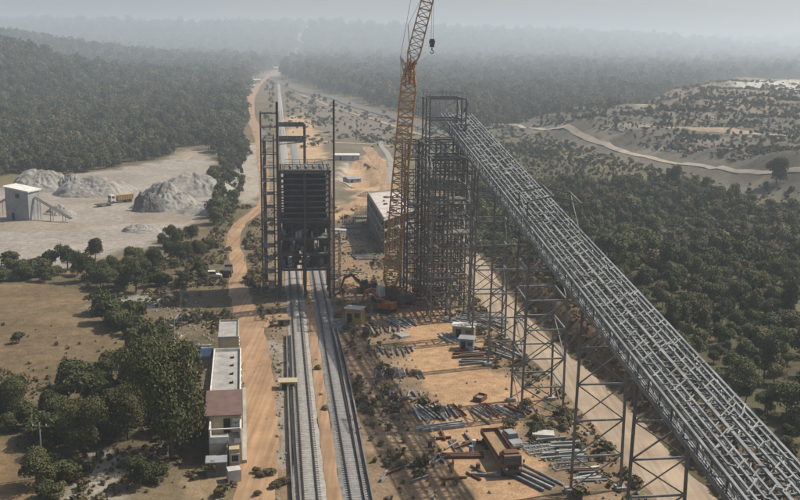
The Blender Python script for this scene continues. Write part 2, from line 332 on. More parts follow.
# ================================================================== GROUND
def build_ground():
    ys = [20.0]
    while ys[-1] < 22000: ys.append(ys[-1]+max(0.9, (ys[-1]+20)*0.0105))
    ys = np.array(ys); us = np.linspace(-1.05, 1.05, 420)
    Y, U = np.meshgrid(ys, us, indexing='ij'); X = U*(Y+55)
    Z = hterr(X, Y)
    nr, nc = X.shape
    idx = np.arange(nr*nc).reshape(nr, nc)
    F = np.stack([idx[:-1, :-1], idx[:-1, 1:], idx[1:, 1:], idx[1:, :-1]], -1).reshape(-1, 4)
    me = npmesh('ground', np.stack([X, Y, Z], -1).reshape(-1, 3), F, [], smooth=True)
    x, y = X.ravel(), Y.ravel()
    wob = 1+np.clip(y/250, 0, 6)
    xn = x+(fbm(x/7, y/7, 61)-.5)*5*wob; yn = y+(fbm(x/7, y/7, 71)-.5)*7*wob
    forest = np.array([0.105, 0.088, 0.055]); scrub = np.array([0.165, 0.135, 0.08])
    col = np.tile(forest, (len(x), 1))
    def mix(a, c):
        nonlocal col
        col = col*(1-a[:, None])+np.array(c)*a[:, None]
    def zone(poly, c, soft=2.5, k=1.0): mix(k*sstep(-soft, soft, sdp(xn, yn, poly)), c)
    mix(sstep(.45, .62, fbm(x/23, y/23, 81)), (0.14, 0.12, 0.065))
    near = wpoly([(-400, 600), (-400, 250), (150, 240), (225, 140), (250, 60), (300, 60), (470, 140), (640, 560)])
    zone(near, (0.105, 0.088, 0.052), 4)
    mix(sstep(0, 4, sdp(xn, yn, near))*sstep(.48, .6, fbm(x/9, y/9, 83)), (0.145, 0.115, 0.07))
    zone(P_QRIGHT, (0.125, 0.115, 0.092), 12)
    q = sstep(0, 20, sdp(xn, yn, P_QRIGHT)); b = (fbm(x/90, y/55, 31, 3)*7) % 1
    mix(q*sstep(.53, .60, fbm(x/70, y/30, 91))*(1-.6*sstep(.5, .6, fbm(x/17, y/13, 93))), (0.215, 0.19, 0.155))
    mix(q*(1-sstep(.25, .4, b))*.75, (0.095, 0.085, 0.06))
    zone(wpoly([(520, 152), (600, 172), (680, 196), (800, 225), (800, 560), (730, 560), (650, 440), (560, 330), (480, 240), (470, 190)]), (0.085, 0.078, 0.045), 4)
    zone(P_DUMP, (0.19, 0.155, 0.11), 8)
    zone(wpoly([(725, 103), (780, 104), (900, 108), (900, 116), (790, 113), (735, 107)]), (0.46, 0.44, 0.38), 6)
    zone(wpoly([(630, 103), (665, 101), (668, 106), (640, 108)]), (0.46, 0.44, 0.38), 5)
    zone(wpoly([(455, 118), (500, 108), (545, 112), (560, 122), (500, 130)]), (0.27, 0.22, 0.16), 8)
    zone(wpoly([(610, 128), (635, 116), (655, 118), (650, 130)]), (0.38, 0.33, 0.24), 5)
    zone(P_SITE, (0.21, 0.15, 0.095), 3)
    si = sstep(0, 4, sdp(xn, yn, P_SITE))
    mix(si*sstep(.5, .66, fbm(x/6, y/6, 85)), (0.28, 0.20, 0.125))
    mix(si*sstep(.52, .66, fbm(x/5, y/5, 87)), (0.11, 0.095, 0.055))
    zone(P_CLR, (0.13, 0.11, 0.08), 4, .95)
    mix(sstep(0, 4, sdp(xn, yn, P_CLR))*sstep(.5, .6, fbm(x/14, y/14, 88)), (0.14, 0.125, 0.075))
    zone(wpoly([(300, 95), (395, 118), (400, 132), (370, 140), (320, 132), (296, 110)]), (0.155, 0.135, 0.11), 5, .8)
    zone(P_CUT, (0.30, 0.28, 0.25), 1.5)
    zone(P_MIDDIRT, (0.38, 0.27, 0.16), 2)
    zone(wpoly([(345, 170), (372, 155), (390, 160), (395, 185), (380, 205), (360, 212), (330, 220), (328, 212), (360, 196), (350, 184)]), (0.38, 0.26, 0.15), 1.5)
    zone(wpoly([(300, 215), (378, 250), (395, 280), (340, 292), (330, 260), (322, 230)]), (0.24, 0.17, 0.10), 2)
    zone(P_YARD, (0.37, 0.24, 0.138), 1.2); zone(P_YARD2, (0.37, 0.24, 0.138), 1.2)
    zone(P_QUARRY, (0.27, 0.245, 0.21), 3)
    mix(sstep(0, 4, sdp(xn, yn, P_QUARRY))*sstep(.5, .68, fbm(x/26, y/16, 84)), (0.235, 0.20, 0.16))
    zone(P_BACK, (0.31, 0.28, 0.23), 2)
    zone(P_FIELD, (0.14, 0.105, 0.06), 2); zone(P_FIELD2, (0.175, 0.12, 0.062), 2)
    mix(sstep(0, 3, sdp(xn, yn, P_FIELD))*sstep(.5, .62, fbm(x/14, y/8, 86)), (0.18, 0.13, 0.075))
    zone(wpoly([(95, 305), (150, 292), (178, 292), (170, 305), (120, 312)]), (0.27, 0.25, 0.21), 1.2)
    zone(wpoly([(80, 470), (110, 448), (142, 446), (150, 455), (130, 478), (110, 520), (60, 520)]), (0.26, 0.235, 0.19), 1.2)
    zone(wpoly([(178, 560), (182, 470), (205, 480), (240, 475), (236, 560)]), (0.24, 0.18, 0.11), 1)
    # strip of rubble between the left road and the rails
    zone(wpoly([(265, 345), (288, 345), (297, 470), (275, 460), (266, 400)]), (0.25, 0.225, 0.19), 1)
    # steep cut bank above the haul road: bare brown soil
    s = x-road_x(y)-4.6
    mix((1-sstep(225, 262, y))*sstep(-.5, .5, s)*(1-sstep(5, 8, s)), (0.13, 0.09, 0.055))
    # trace of a valley road far behind
    vr = wpoly([(272, 76), (300, 62), (316, 57)])
    mix((1-sstep(6, 26, dpoly(xn, yn, vr, False)))*.9, (0.30, 0.27, 0.22))
    ca = me.color_attributes.new('soil', 'FLOAT_COLOR', 'POINT')
    ca.data.foreach_set('color', np.concatenate([col, np.ones((len(x), 1))], 1).astype(np.float32).ravel())
    m = bpy.data.materials.new('soil'); m.use_nodes = True; n = m.node_tree.nodes; l = m.node_tree.links; bs = n['Principled BSDF']
    bs.inputs['Roughness'].default_value = .95; bs.inputs['Specular IOR Level'].default_value = .15
    at = n.new('ShaderNodeAttribute'); at.attribute_name = 'soil'
    tc = n.new('ShaderNodeTexCoord')
    last = at.outputs['Color']
    for sc, lo, hi in ((0.06, .8, 1.22), (0.55, .68, 1.34), (2.6, .72, 1.28)):
        nz = n.new('ShaderNodeTexNoise'); nz.inputs['Scale'].default_value = sc; nz.inputs['Detail'].default_value = 7; nz.inputs['Roughness'].default_value = .7
        l.new(tc.outputs['Object'], nz.inputs['Vector'])
        mr = n.new('ShaderNodeMapRange'); mr.inputs['From Min'].default_value = .3; mr.inputs['From Max'].default_value = .7
        mr.inputs['To Min'].default_value = lo; mr.inputs['To Max'].default_value = hi
        l.new(nz.outputs['Fac'], mr.inputs['Value'])
        mx = n.new('ShaderNodeVectorMath'); mx.operation = 'SCALE'
        l.new(last, mx.inputs[0]); l.new(mr.outputs[0], mx.inputs['Scale']); last = mx.outputs[0]
    l.new(last, bs.inputs['Base Color'])
    bp = n.new('ShaderNodeBump'); bp.inputs['Strength'].default_value = .6; bp.inputs['Distance'].default_value = .35
    l.new(nz.outputs['Fac'], bp.inputs['Height']); l.new(bp.outputs[0], bs.inputs['Normal'])
    me.materials.append(m)
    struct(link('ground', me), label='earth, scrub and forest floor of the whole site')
build_ground()

def ribbon(name, pts, widths, m, z=0.03, rag=0.5, step=1.5, label=None, cross=7, crown=0.0, build=True, wave=4.0):
    P = [Vector((p[0], p[1], 0)) for p in pts]
    # Catmull-Rom resample
    out = []; ws = []
    for i in range(len(P)-1):
        p0 = P[max(i-1, 0)]; p1 = P[i]; p2 = P[i+1]; p3 = P[min(i+2, len(P)-1)]
        n = max(1, int((p2-p1).length/max(step, p1.length*.012)))
        for k in range(n):
            t = k/n
            out.append(0.5*((2*p1)+(p2-p0)*t+(2*p0-5*p1+4*p2-p3)*t*t+(3*p1-p0-3*p2+p3)*t**3)); ws.append(widths[i]*(1-t)+widths[i+1]*t)
    out.append(P[-1]); ws.append(widths[-1])
    A = np.array([tuple(p) for p in out]); ws = np.array(ws)
    T = np.gradient(A[:, :2], axis=0); T /= np.linalg.norm(T, axis=1)[:, None]+1e-9
    N = np.stack([T[:, 1], -T[:, 0]], -1)
    V = []
    s = np.linspace(-1, 1, cross)
    eL = ws/2+rag*(fbm(A[:, 0]/wave, A[:, 1]/wave, 101)-.5)*2; eR = ws/2+rag*(fbm(A[:, 0]/wave, A[:, 1]/wave, 111)-.5)*2
    for k in s:
        off = np.where(k < 0, k*eL, k*eR); X = A[:, 0]+N[:, 0]*off; Y = A[:, 1]+N[:, 1]*off
        Z = hterr(X, Y)+z+np.clip(A[:, 1]/4000, 0, 1)*.6+crown*(1-abs(k)**1.5)-(0.06 if abs(k) > .99 else 0)
        V.append(np.stack([X, Y, Z], -1))
    V = np.stack(V, 1); nr, nc = V.shape[:2]
    idx = np.arange(nr*nc).reshape(nr, nc)
    F = np.stack([idx[:-1, :-1], idx[:-1, 1:], idx[1:, 1:], idx[1:, :-1]], -1).reshape(-1, 4)
    me = npmesh(name, V.reshape(-1, 3), F, [m], smooth=True)
    return struct(link(name, me), label=label)
ribbon('haul_road', [(p.x, p.y) for p in reversed(ROAD_R)], [7.6]*7+[6.5, 5, 4], M['paledirt'], .04, .6, label='pale dirt haul road beside the gallery trestles')
LR = [(255, 545), (256, 500), (258, 460), (260, 420), (258, 370), (250, 330), (243, 305), (238, 285), (238, 262), (233, 240), (240, 224), (256, 212), (264, 200), (264, 182), (262, 160), (261, 145), (258, 132), (250, 112), (254, 92), (266, 78), (274, 72)]
ribbon('dirt_road', [W(*p) for p in LR], [5.2, 5.2, 5, 5, 5.2, 5.5, 4.6, 4.2, 3.8, 3.8, 3.8, 4, 4, 4, 5, 6, 7, 8, 9, 9, 9], M['dirt'], .05, .7, label='orange dirt road left of the rails')
ribbon('dirt_track', [W(*p) for p in [(256, 327), (268, 316), (278, 314), (290, 316)]], [4, 3.5, 3.5, 3], M['dirt'], .06, .6, label='orange dirt crossing by the rails')
ribbon('dirt_track', [W(*p) for p in [(262, 143), (240, 144), (215, 148), (195, 154), (180, 162)]], [7, 6, 6, 6, 5], M['paledirt'], .06, .8, label='pale track into the stone yard')
ribbon('quarry_road', [W(*p) for p in [(500, 128), (530, 134), (560, 139), (600, 148), (640, 158), (670, 166), (700, 173), (740, 183), (790, 191), (860, 205)]], [4, 4, 4, 3.6, 3.2, 3, 3, 3, 3, 3], M['quarryroad'], .3, .6, label='long pale road curving from behind the gallery head to the right', wave=12)
ribbon('dirt_track', [W(*p) for p in [(640, 148), (690, 150), (760, 151), (850, 156)]], [6, 8, 9, 9], M['paledirt'], .3, 2, label='far quarry track', wave=12)
ribbon('dirt_track', [W(*p) for p in [(310, 141), (340, 143), (374, 145), (392, 148)]], [5, 5, 5, 4], M['paledirt'], .08, 1.2, label='pale track across the clearing')
ribbon('dirt_track', [W(*p) for p in [(300, 165), (330, 160), (360, 162), (384, 172), (384, 192), (366, 200), (338, 210)]], [4, 4, 4, 5, 5, 5, 4], M['dirt'], .08, 1.0, label='orange site track behind the loading tower')
ribbon('dirt_track', [W(*p) for p in [(366, 148), (374, 158), (382, 170)]], [6, 6, 6], M['dirt'], .09, .8, label='orange strip above the site track')
ribbon('stream_bed', [W(*p) for p in [(383, 138), (381, 146), (388, 156), (391, 166), (391, 178), (388, 184)]], [2.5, 2.6, 3, 3.4, 3.6, 3], M['dust'], .12, .5, label='pale winding drain channel')
# far rail formation curving right
ribbon('embankment', [W(*p) for p in [(276, 83), (300, 90), (340, 101), (398, 120), (470, 141), (520, 150)]], [15, 15, 14, 13, 10, 8], M['dark_fill'], .5, 2, label='dark embankment running off to the right', wave=20)
ribbon('dirt_track', [W(*p) for p in [(300, 95), (345, 112), (398, 128), (440, 142)]], [4, 4, 4, 4], M['paledirt'], .3, 1.5, label='pale track along the embankment', wave=12)

# ================================================================== RAILWAY
A0, A1 = W(294.4, 290), W(311, 500); B0, B1 = W(319.6, 290), W(357.4, 500)
dL = (A0-A1).normalized(); dR = (B0-B1).normalized(); dT = ((dL+dR)/2).normalized(); nT = Vector((dT.y, -dT.x, 0))
midL = (A0+A1)/2; midR = (B0+B1)/2
def track(mid, mname, label, tlabel, y_end):
    t0 = -90; t1 = y_end
    def pt(t): return mid+dT*t
    ribbon('ballast', [pt(t) for t in np.linspace(t0, t1, 12)], [4.0]*12, mname, .12, .35, crown=.22, cross=9, label=label)
    t = thing('railway_track', tlabel, 'railway track', (mid.x, mid.y, 0), 0, 'railway tracks through the loading tower')
    for s in (-1, 1):
        mb = MB(); o = nT*(.84*s)
        N = 40
        for i in range(N):
            a = t0+(t1-t0)*(i/N)**2; b = t0+(t1-t0)*((i+1)/N)**2
            mb.bar(dT*a+o+UP*.53, dT*b+o+UP*.53, .13, .2)
        mb.build('rail', M['rail'], t)
    mb = MB(); a = t0
    while a < 190:
        mb.bar(dT*a-nT*1.3+UP*.285, dT*a+nT*1.3+UP*.285, .24, .16); a += .65
    struct(mb.build('sleeper', M['sleeper'], t), 'stuff')
    return t
track(midL, M['ballast'], 'pale ballast bed of the left track', 'left railway track on pale ballast running under the dark loading tower', 1500)
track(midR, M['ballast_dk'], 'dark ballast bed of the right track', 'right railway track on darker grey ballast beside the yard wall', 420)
ribbon('dirt_strip', [((midL+midR)/2+dT*t) for t in np.linspace(-90, 90, 8)], [1.8]*8, M['dirt'], .17, .25, label='orange soil between the two tracks')
def drain(name, pts, hgt, label):
    P = [W(*p) for p in pts]; t = thing(name, label, 'drain wall', P[0])
    mb = MB(); mb2 = MB()
    for a, b in zip(P, P[1:]):
        d = (b-a).normalized(); n = Vector((d.y, -d.x, 0))
        mb.bar(a-P[0]+UP*hgt/2-n*.45, b-P[0]+UP*hgt/2-n*.45, .22, hgt); mb.bar(a-P[0]+UP*hgt/2+n*.45, b-P[0]+UP*hgt/2+n*.45, .22, hgt)
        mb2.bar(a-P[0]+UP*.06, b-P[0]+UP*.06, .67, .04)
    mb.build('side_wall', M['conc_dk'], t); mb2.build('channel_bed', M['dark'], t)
drain('track_drain', [(370.5, 510), (361, 460), (352, 410), (343, 365), (333.5, 326)], .75, 'long dark concrete drain along the right edge of the tracks')
drain('track_drain', [(297.5, 510), (294, 460), (291, 400), (289, 336)], .7, 'narrow dark concrete drain along the left edge of the tracks')

# ================================================================== CONVEYOR GALLERY
def GP(y, o=0.0, dz=0.0):       # bottom-left chord as a function of ground y, cross offset, height offset
    return Vector((35.97-.1244*y, y, 8.64+.13685*y))+CV*o+UP*dz
def build_gallery():
    base = GP(20); base.z = 0
    t = thing('conveyor_gallery', 'long sloping grey steel truss conveyor gallery crossing from bottom right up to the tall tower', 'conveyor', base)
    def L(p): return p-base
    wd, hg = 6.9, 1.9; y0, y1 = 20.0, 219.0; bay = 2.9; n = int((y1-y0)/bay)
    yy = [y0+bay*i for i in range(n+1)]
    for o in (0, wd):
        mb = MB()
        mb.bar(L(GP(y0, o)), L(GP(yy[-1], o)), .34, .34); mb.bar(L(GP(y0, o, hg)), L(GP(yy[-1], o, hg)), .26, .26)
        for i, y in enumerate(yy):
            mb.bar(L(GP(y, o, .17)), L(GP(y, o, hg-.13)), .16)
            if i < n:
                a, b = (y, yy[i+1]) if i % 2 else (yy[i+1], y)
                mb.bar(L(GP(a, o, .2)), L(GP(b, o, hg-.15)), .13)
        mb.build('side_truss', M['steel'], t)
    mb = MB()
    for i, y in enumerate(yy):
        mb.bar(L(GP(y, .15)), L(GP(y, wd-.15)), .18, .24)
        if i < n and i % 2 == 0: mb.bar(L(GP(y, .2, -.05)), L(GP(yy[i+1], wd-.2, -.05)), .1)
    mb.build('floor_frame', M['steel'], t)
    for o, w_ in ((.6, .7), (3.4, .7), (6.2, .7)):          # walkways
        mb = MB()
        for i in range(n):
            mb.bar(L(GP(yy[i]+.03, o, .2)), L(GP(yy[i+1]-.03, o, .2)), w_, .06)
        mb.build('walkway', M['steel_lt'] if o < 4 else M['steel'], t)
    for o in (1.35, 4.25):                                              # two conveyor lines
        mb = MB()
        for k in (0, 1.25): mb.bar(L(GP(y0, o+k, .95)), L(GP(y1-1, o+k, .95)), .12, .22)
        y = y0
        while y < y1-1:
            mb.bar(L(GP(y, o+.05, 1.12)), L(GP(y, o+.45, 1.02)), .11); mb.bar(L(GP(y, o+.45, 1.02)), L(GP(y, o+.8, 1.02)), .11); mb.bar(L(GP(y, o+.8, 1.02)), L(GP(y, o+1.2, 1.12)), .11)
            if int(y) % 3 == 0: 
                for k in (0, 1.25): mb.bar(L(GP(y, o+k, .1)), L(GP(y, o+k, .85)), .1)
            y += 1.45
        mb.build('conveyor_frame', M['steel_lt'], t)
    mb = MB(); mc = MB(); rnd = random.Random(77)
    for i, y in enumerate(yy):                                      # top cross beams, skew bracing laid over the purlins
        mb.bar(L(GP(y, .05, hg)), L(GP(y, wd-.05, hg)), .13, .16)
        if i < n:
            for o in (.2, 3.5): mb.bar(L(GP(y, o, hg-.12)), L(GP(y+2.9, o+3.2, hg-.12)), .12); mb.bar(L(GP(y+2.9, o, hg-.14)), L(GP(y, o+3.2, hg-.14)), .12)
        if i < n:
            for o in (.3, 1.1, 1.9, 2.7, 3.5, 4.3, 5.1, 5.8):
                if rnd.random() < .42: a = rnd.uniform(-.7, .7); ln = rnd.uniform(.5, 1.2); mc.bar(L(GP(y+a, o, hg+.27)), L(GP(y+a+1.5*ln, min(wd, o+1.5*ln), hg+.27)), .11, .11)
                if rnd.random() < .5: a = rnd.uniform(0, 2.5); mc.bar(L(GP(y+a, o+.2, hg+.29)), L(GP(y+a+rnd.uniform(-.5, .9), o+rnd.uniform(.5, 1.1), hg+.29)), .1)
            if rnd.random() < .6: o = rnd.choice((.3, wd-1.8)); mc.bar(L(GP(y, o, 1.2)), L(GP(y+2.2, o+1.6, 1.2)), .12)
    mb.build('top_bracing', M['steel_mid'], t); mc.build('skew_brace', M['steel_br'], t)
    for o in (.7, 1.5, 2.3, 3.45, 4.6, 5.4, 6.2):
        mb = MB(); mb.bar(L(GP(y0, o, hg+.15)), L(GP(y1-2, o, hg+.15)), .2 if o != 3.45 else .34, .14); mb.build('purlin', M['steel'], t)
    # handrail on both edges
    for o in (-.25, wd+.25):
        mb = MB(); mb.bar(L(GP(y0, o, .25)), L(GP(y1, o, .25)), .06, .62); mb.bar(L(GP(y0, o, 1.1)), L(GP(y1, o, 1.1)), .07)
        for y in yy: mb.bar(L(GP(y, o, 0)), L(GP(y, o, 1.1)), .07); mb.bar(L(GP(y, o, -.05)), L(GP(y, o*.0+(0 if o < 0 else wd), -.05)), .1)
        mb.build('handrail', M['steel'], t)
    # gabled frame where the mid tower rises through the gallery
    mb = MB()
    for y in (137.5, 142.5):
        mb.bar(L(GP(y, -.3, 2.7)), L(GP(y, -.3, 5.3)), .24); mb.bar(L(GP(y, wd+.8, .3)), L(GP(y, wd+.8, 5.0)), .24)
        mb.bar(L(GP(y, -.4, 5.3)), L(GP(y, wd/2, 6.1)), .2); mb.bar(L(GP(y, wd/2, 6.1)), L(GP(y, wd+1.1, 5.0)), .2)
    for o, z in ((-.3, 5.35), (wd/2, 6.15), (wd+.8, 5.1)): mb.bar(L(GP(137, o, z)), L(GP(143, o, z)), .18)
    mb.bar(L(GP(137.5, -.3, 2.7)), L(GP(142.5, -.3, 5.2)), .12); mb.bar(L(GP(137.5, wd+.8, 1)), L(GP(142.5, wd+.8, 4.9)), .12)
    mb.build('gabled_frame', M['steel_mid'], t)
build_gallery()
def trestle(y, depth, label, spread=5.9, n_lvl=None, extra=0.0):
    g = GP(y); base = Vector((g.x, g.y, 0)); topz = g.z-.17
    t = thing('trestle', label, 'trestle', base, 0, 'steel trestles carrying the conveyor gallery')
    rows = [0] if depth == 0 else [-depth/2, depth/2]
    lv = n_lvl or max(3, round(topz/4.6))
    flare = .6
    def q(o, r, f):       # o side 0/1 ; f height fraction
        gr = GP(y+r); H = gr.z-.17+extra*(o == 0)
        b = Vector((gr.x, gr.y, 0))
        return b-base+CV*(o*spread+(flare*(1-f))*(-1 if o == 0 else 1)*.5)+UP*(H*f)
    for r in rows:
        for o in (0, 1): MB().bar(q(o, r, 0), q(o, r, 1), .34, .3).build('leg', M['steel_mid'], t)
    mb = MB(); md = MB()
    for k in range(lv+1):
        f = k/lv if k < lv else .995
        f = max(f, .02)
        for r in rows: 
            if k: mb.bar(q(0, r, f), q(1, r, f), .2, .22)
        if len(rows) > 1 and k:
            for o in (0, 1): mb.bar(q(o, rows[0], f), q(o, rows[1], f), .2, .22)
        if k < lv:
            f2 = (k+1)/lv if k+1 < lv else .995
            for r in rows:
                if k % 2: md.bar(q(0, r, f), q(1, r, f2), .15); 
                else: md.bar(q(1, r, f), q(0, r, f2), .15)
                md.bar(q(0, r, f), q(1, r, f2), .12) if len(rows) > 1 else None
                if len(rows) == 1: md.bar(q(1, r, f) if k % 2 else q(0, r, f), q(0, r, f2) if k % 2 else q(1, r, f2), .12)
            if len(rows) > 1:
                for o in (0, 1): md.bar(q(o, rows[k % 2], f), q(o, rows[1-k % 2], f2), .14)
    mb.each('horizontal_brace', M['steel'], t); md.each('diagonal_brace', M['steel_mid'], t)
    mb = MB()
    for r in rows:
        for o in (0, 1): p = q(o, r, 0); mb.box((p.x, p.y, .25), (1.3, 1.3, .5), HEAD)
    mb.each('footing', M['conc'], t)
trestle(92.5, 0, 'two-legged steel trestle at the bottom right, its feet out of frame')
trestle(111, 0, 'two-legged steel trestle standing beside the haul road next to the pipe piles')
trestle(139.5, 6.5, 'four-legged braced steel trestle under the gabled frame of the gallery', 5.9, 6, 0)
trestle(160, 0, 'two-legged steel trestle rising behind the four-legged one')
trestle(176, 3.0, 'slim four-legged steel trestle just in front of the tall scaffold tower')

# ================================================================== TALL TRANSFER TOWER
def build_tower():
    base = GP(188, -1.2); base.z = 0
    t = thing('transfer_tower', 'very tall open steel lattice tower at the top end of the sloping gallery', 'steel tower', base, HEAD)
    def fr(xs, ys, H, dz, name_c='column', seed=1):
        rnd = random.Random(seed)
        for x in xs:
            for y in ys:
                MB().bar((x, y, 0), (x, y, H), .34, .34).build(name_c, M['steel_mid'], t)
        z = dz; mb = MB(); md = MB(); pl = MB()
        while z <= H+.01:
            for y in ys: mb.bar((xs[0], y, z), (xs[-1], y, z), .18, .24)
            for x in xs: mb.bar((x, ys[0], z), (x, ys[-1], z), .18, .24)
            for i in range(len(xs)-1):
                for y in ys:
                    if rnd.random() < .72:
                        a, b = (xs[i], xs[i+1]) if rnd.random() < .5 else (xs[i+1], xs[i])
                        md.bar((a, y, z-dz), (b, y, z), .13)
            for j in range(len(ys)-1):
                for x in xs:
                    if rnd.random() < .7:
                        a, b = (ys[j], ys[j+1]) if rnd.random() < .5 else (ys[j+1], ys[j])
                        md.bar((x, a, z-dz), (x, b, z), .13)
                for i in range(len(xs)-1):
                    if rnd.random() < .12:
                        pl.box(((xs[i]+xs[i+1])/2, (ys[j]+ys[j+1])/2, z+.16), (abs(xs[i+1]-xs[i])*.8, abs(ys[j+1]-ys[j])*.8, .07))
            z += dz
        mb.build('floor_beam', M['steel_mid'], t); md.build('bracing', M['steel'], t); pl.each('deck_plate', M['steel_mid'], t)
    fr([-5.0, -1, 2.8], [0, 5, 10], 33.4, 3.03, seed=3); fr([-5.0, -1, 2.8], [10.4, 16, 22], 35.2, 3.2, seed=4)
    fr([-4.2, 3.4], [11.3, 16.3, 21.3], 44.5, 4.45, seed=5)
    fr([-7.6, -4.4], [18.5, 24, 29.5], 34.5, 3.45, seed=7)
    # scaffold pipes crowding the lower half
    mb = MB(); rnd = random.Random(9)
    for x in np.arange(-8, 3, 1.9):
        for y in np.arange(3, 32, 4.2):
            mb.bar((x+rnd.uniform(-.2, .2), y, 0), (x+rnd.uniform(-.2, .2), y, rnd.uniform(9, 31)), .1)
    for z in np.arange(1.6, 24, 1.9):
        for y in np.arange(3, 32, 4.2):
            a = rnd.uniform(-8, -1); mb.bar((a, y, z), (a+rnd.uniform(3, 9), y, z), .1)
    mb.build('scaffold_pipe', M['rust'], t)
    mb = MB()
    for k in range(90):
        x, y, z = rnd.uniform(-7.5, 4), rnd.uniform(0, 29), rnd.choice(np.arange(1.9, 24, 1.9))
        mb.box((x, y, z+.1), (rnd.uniform(.8, 2.4), .5, .06), rnd.choice([0, 1.57]))
    mb.each('scaffold_plank', M['wood'], t)
    # hoist loops and rail on the crown
    mb = MB()
    for y in (11.3, 16.3, 21.3):
        for x in (-4.2, 0, 3.4): mb.bar((x, y, 44.6), (x, y, 46.1), .12)
        mb.bar((-4.2, y, 45.6), (3.4, y, 45.6), .08)
    mb.each('crown_frame', M['steel'], t, 4)
    mb = MB()
    for z in np.arange(2, 43, 2.2):
        s = 1 if int(z/2.2) % 2 else -1
        mb.bar((3.8, 11 if s > 0 else 16, z), (3.8, 16 if s > 0 else 11, z+2.2), .35, .1)
    mb.build('stair', M['steel_mid'], t)
build_tower()

# ================================================================== RAPID LOADING TOWER OVER THE TRACKS
def build_silo():
    base = W(281, 299); base.z = 0
    t = thing('loading_tower', 'dark ribbed steel train loading bin on a column frame straddling both tracks', 'loading tower', base, HEAD)
    X = [0, 5.4, 10.8]; Yd = [0, 6, 12]
    for x in X:
        for y in Yd:
            H = 28.3 if not (x == 5.4 and y == 0) else 28.3
            MB().bar((x, y, 0), (x, y, H), .5, .5).build('column', M['steel_dk'], t)
    # bin
    mb = MB(); mb.box((5.4, 6, 22.6), (9.2, 10.4, 9.4)); 
    b = mb.build('bin', M['sheet_dk'], t)
    ribs = MB(); z = 18.0
    while z < 28.2:
        for y in (.1, 11.9): ribs.bar((.2, y, z), (10.6, y, z), .5, .26)
        for x in (.1, 10.7): ribs.bar((x, .2, z), (x, 11.8, z), .5, .26)
        z += 1.25
    ribs.build('stiffener_rib', M['rib'], b)
    mb = MB(); mb.box((2.75, 6.5, 16.6), (4.6, 9, 2.4), R(180)); mb.box((8.05, 6.5, 16.6), (4.6, 9, 2.4), 0); mb.box((2.75, 6.5, 14.6), (2.6, 6, 1.6)); mb.box((8.05, 6.5, 14.6), (2.6, 6, 1.6))
    mb.build('hopper', M['sheet_dk'], t)
    for i, (z, th) in enumerate(((28.4, .35), (17.3, .5), (13.4, .45), (9.9, .45), (6.6, .5))):
        mb = MB()
        for y in Yd: mb.bar((-.4, y, z), (11.2, y, z), .3, th)
        for x in X: mb.bar((x, -.3, z), (x, 12.3, z), .3, th)
        mb.build('floor_beam', M['steel_dk'], t)
        if 0 < i:
            mb = MB(); mb.box((1.9, 6, z+th/2+.04), (3.4, 11.6, .06)); mb.box((7.6, 6, z+th/2+.05), (5.8, 11.6, .05))
            mb.each('deck_plate', M['steel_mid'], t)
    mb = MB()
    for (x0_, x1_, z0_, z1_) in ((.4, 2.2, 10.3, 13.1), (3.4, 5.1, 10.3, 12.6), (5.8, 7.4, 10.3, 13.1), (8.6, 10.4, 10.3, 12.2), (.4, 1.6, 7, 9.5), (2.6, 4.2, 7, 9.6), (6.6, 8.6, 7, 9.6), (9.6, 10.4, 7, 9.6), (1, 4.6, 13.9, 15.6), (6.3, 10, 13.9, 15.4)):
        mb.box(((x0_+x1_)/2, 3.5+(x0_*7) % 5, (z0_+z1_)/2), (x1_-x0_, 4.5, z1_-z0_))
    mb.each('equipment_housing', M['sheet_dk'], t)
    # chutes, drives and odd pale pieces on the middle floors
    rnd = random.Random(4); mb = MB()
    for k in range(44):
        x, y, z = rnd.uniform(.4, 10.2), rnd.uniform(-.1, 10), rnd.choice([6.9, 10.2, 13.7])
        mb.box((x, y, z+.8), (rnd.uniform(.25, .9), rnd.uniform(.3, 1), rnd.uniform(.7, 1.7)))
    mb.each('machinery', M['sheet'], t)
    mb = MB()
    for z0, z1 in ((6.9, 9.7), (10.1, 13.2), (13.6, 17)):
        for y in (0, 12):
            mb.bar((0, y, z0), (5.4, y, z1), .16); mb.bar((10.8, y, z0), (5.4, y, z1), .16)
        for x in (2.7, 8.1): mb.bar((x, -.05, z0), (x, -.05, z1), .2)
    for x in (0, 10.8):
        mb.bar((x, 0, .3), (x, 6, 6.2), .18); mb.bar((x, 12, .3), (x, 6, 6.2), .18)
    for z in (2.2, 4.4):
        for y in (0, 12): mb.bar((10.8, y, z), (12.6, y, z), .14)
    mb.build('bracing', M['steel_dk'], t)
    # handrails, small frames on the roof of the bin
    mb = MB()
    for (a, b_) in (((1.2, 1), (9.6, 1)), ((9.6, 1), (9.6, 10)), ((9.6, 10), (1.2, 10)), ((1.2, 10), (1.2, 1))):
        for z in (29.2, 29.8): mb.bar((*a, z), (*b_, z), .1)
        for k in range(6):
            x = a[0]+(b_[0]-a[0])*k/5; y = a[1]+(b_[1]-a[1])*k/5; mb.bar((x, y, 28.6), (x, y, 29.8), .1)
    for x in (2.5, 4.2, 5.9, 7.6, 9): mb.bar((x, 2, 28.9), (x, 9, 28.9), .22, .4)
    mb.build('roof_railing', M['steel'], t)
    MB().box((5.4, 6, 28.62), (10, 11.2, .1)).build('roof_deck', M['conc_dk'], t)
    # tall masts: one at the left front, one at the right
    MB().bar((-.35, .3, 0), (-.35, .3, 43.2), .5, .5).build('mast', M['steel_dk'], t)
    MB().bar((11.9, 3.2, 0), (11.9, 3.2, 43.5), .42, .42).build('mast', M['steel_dk'], t)
    MB().bar((5.4, -.45, 7), (5.4, -.45, 28), .5, .3).build('mast', M['steel_dk'], t)
    # rear open frame
    mb = MB()
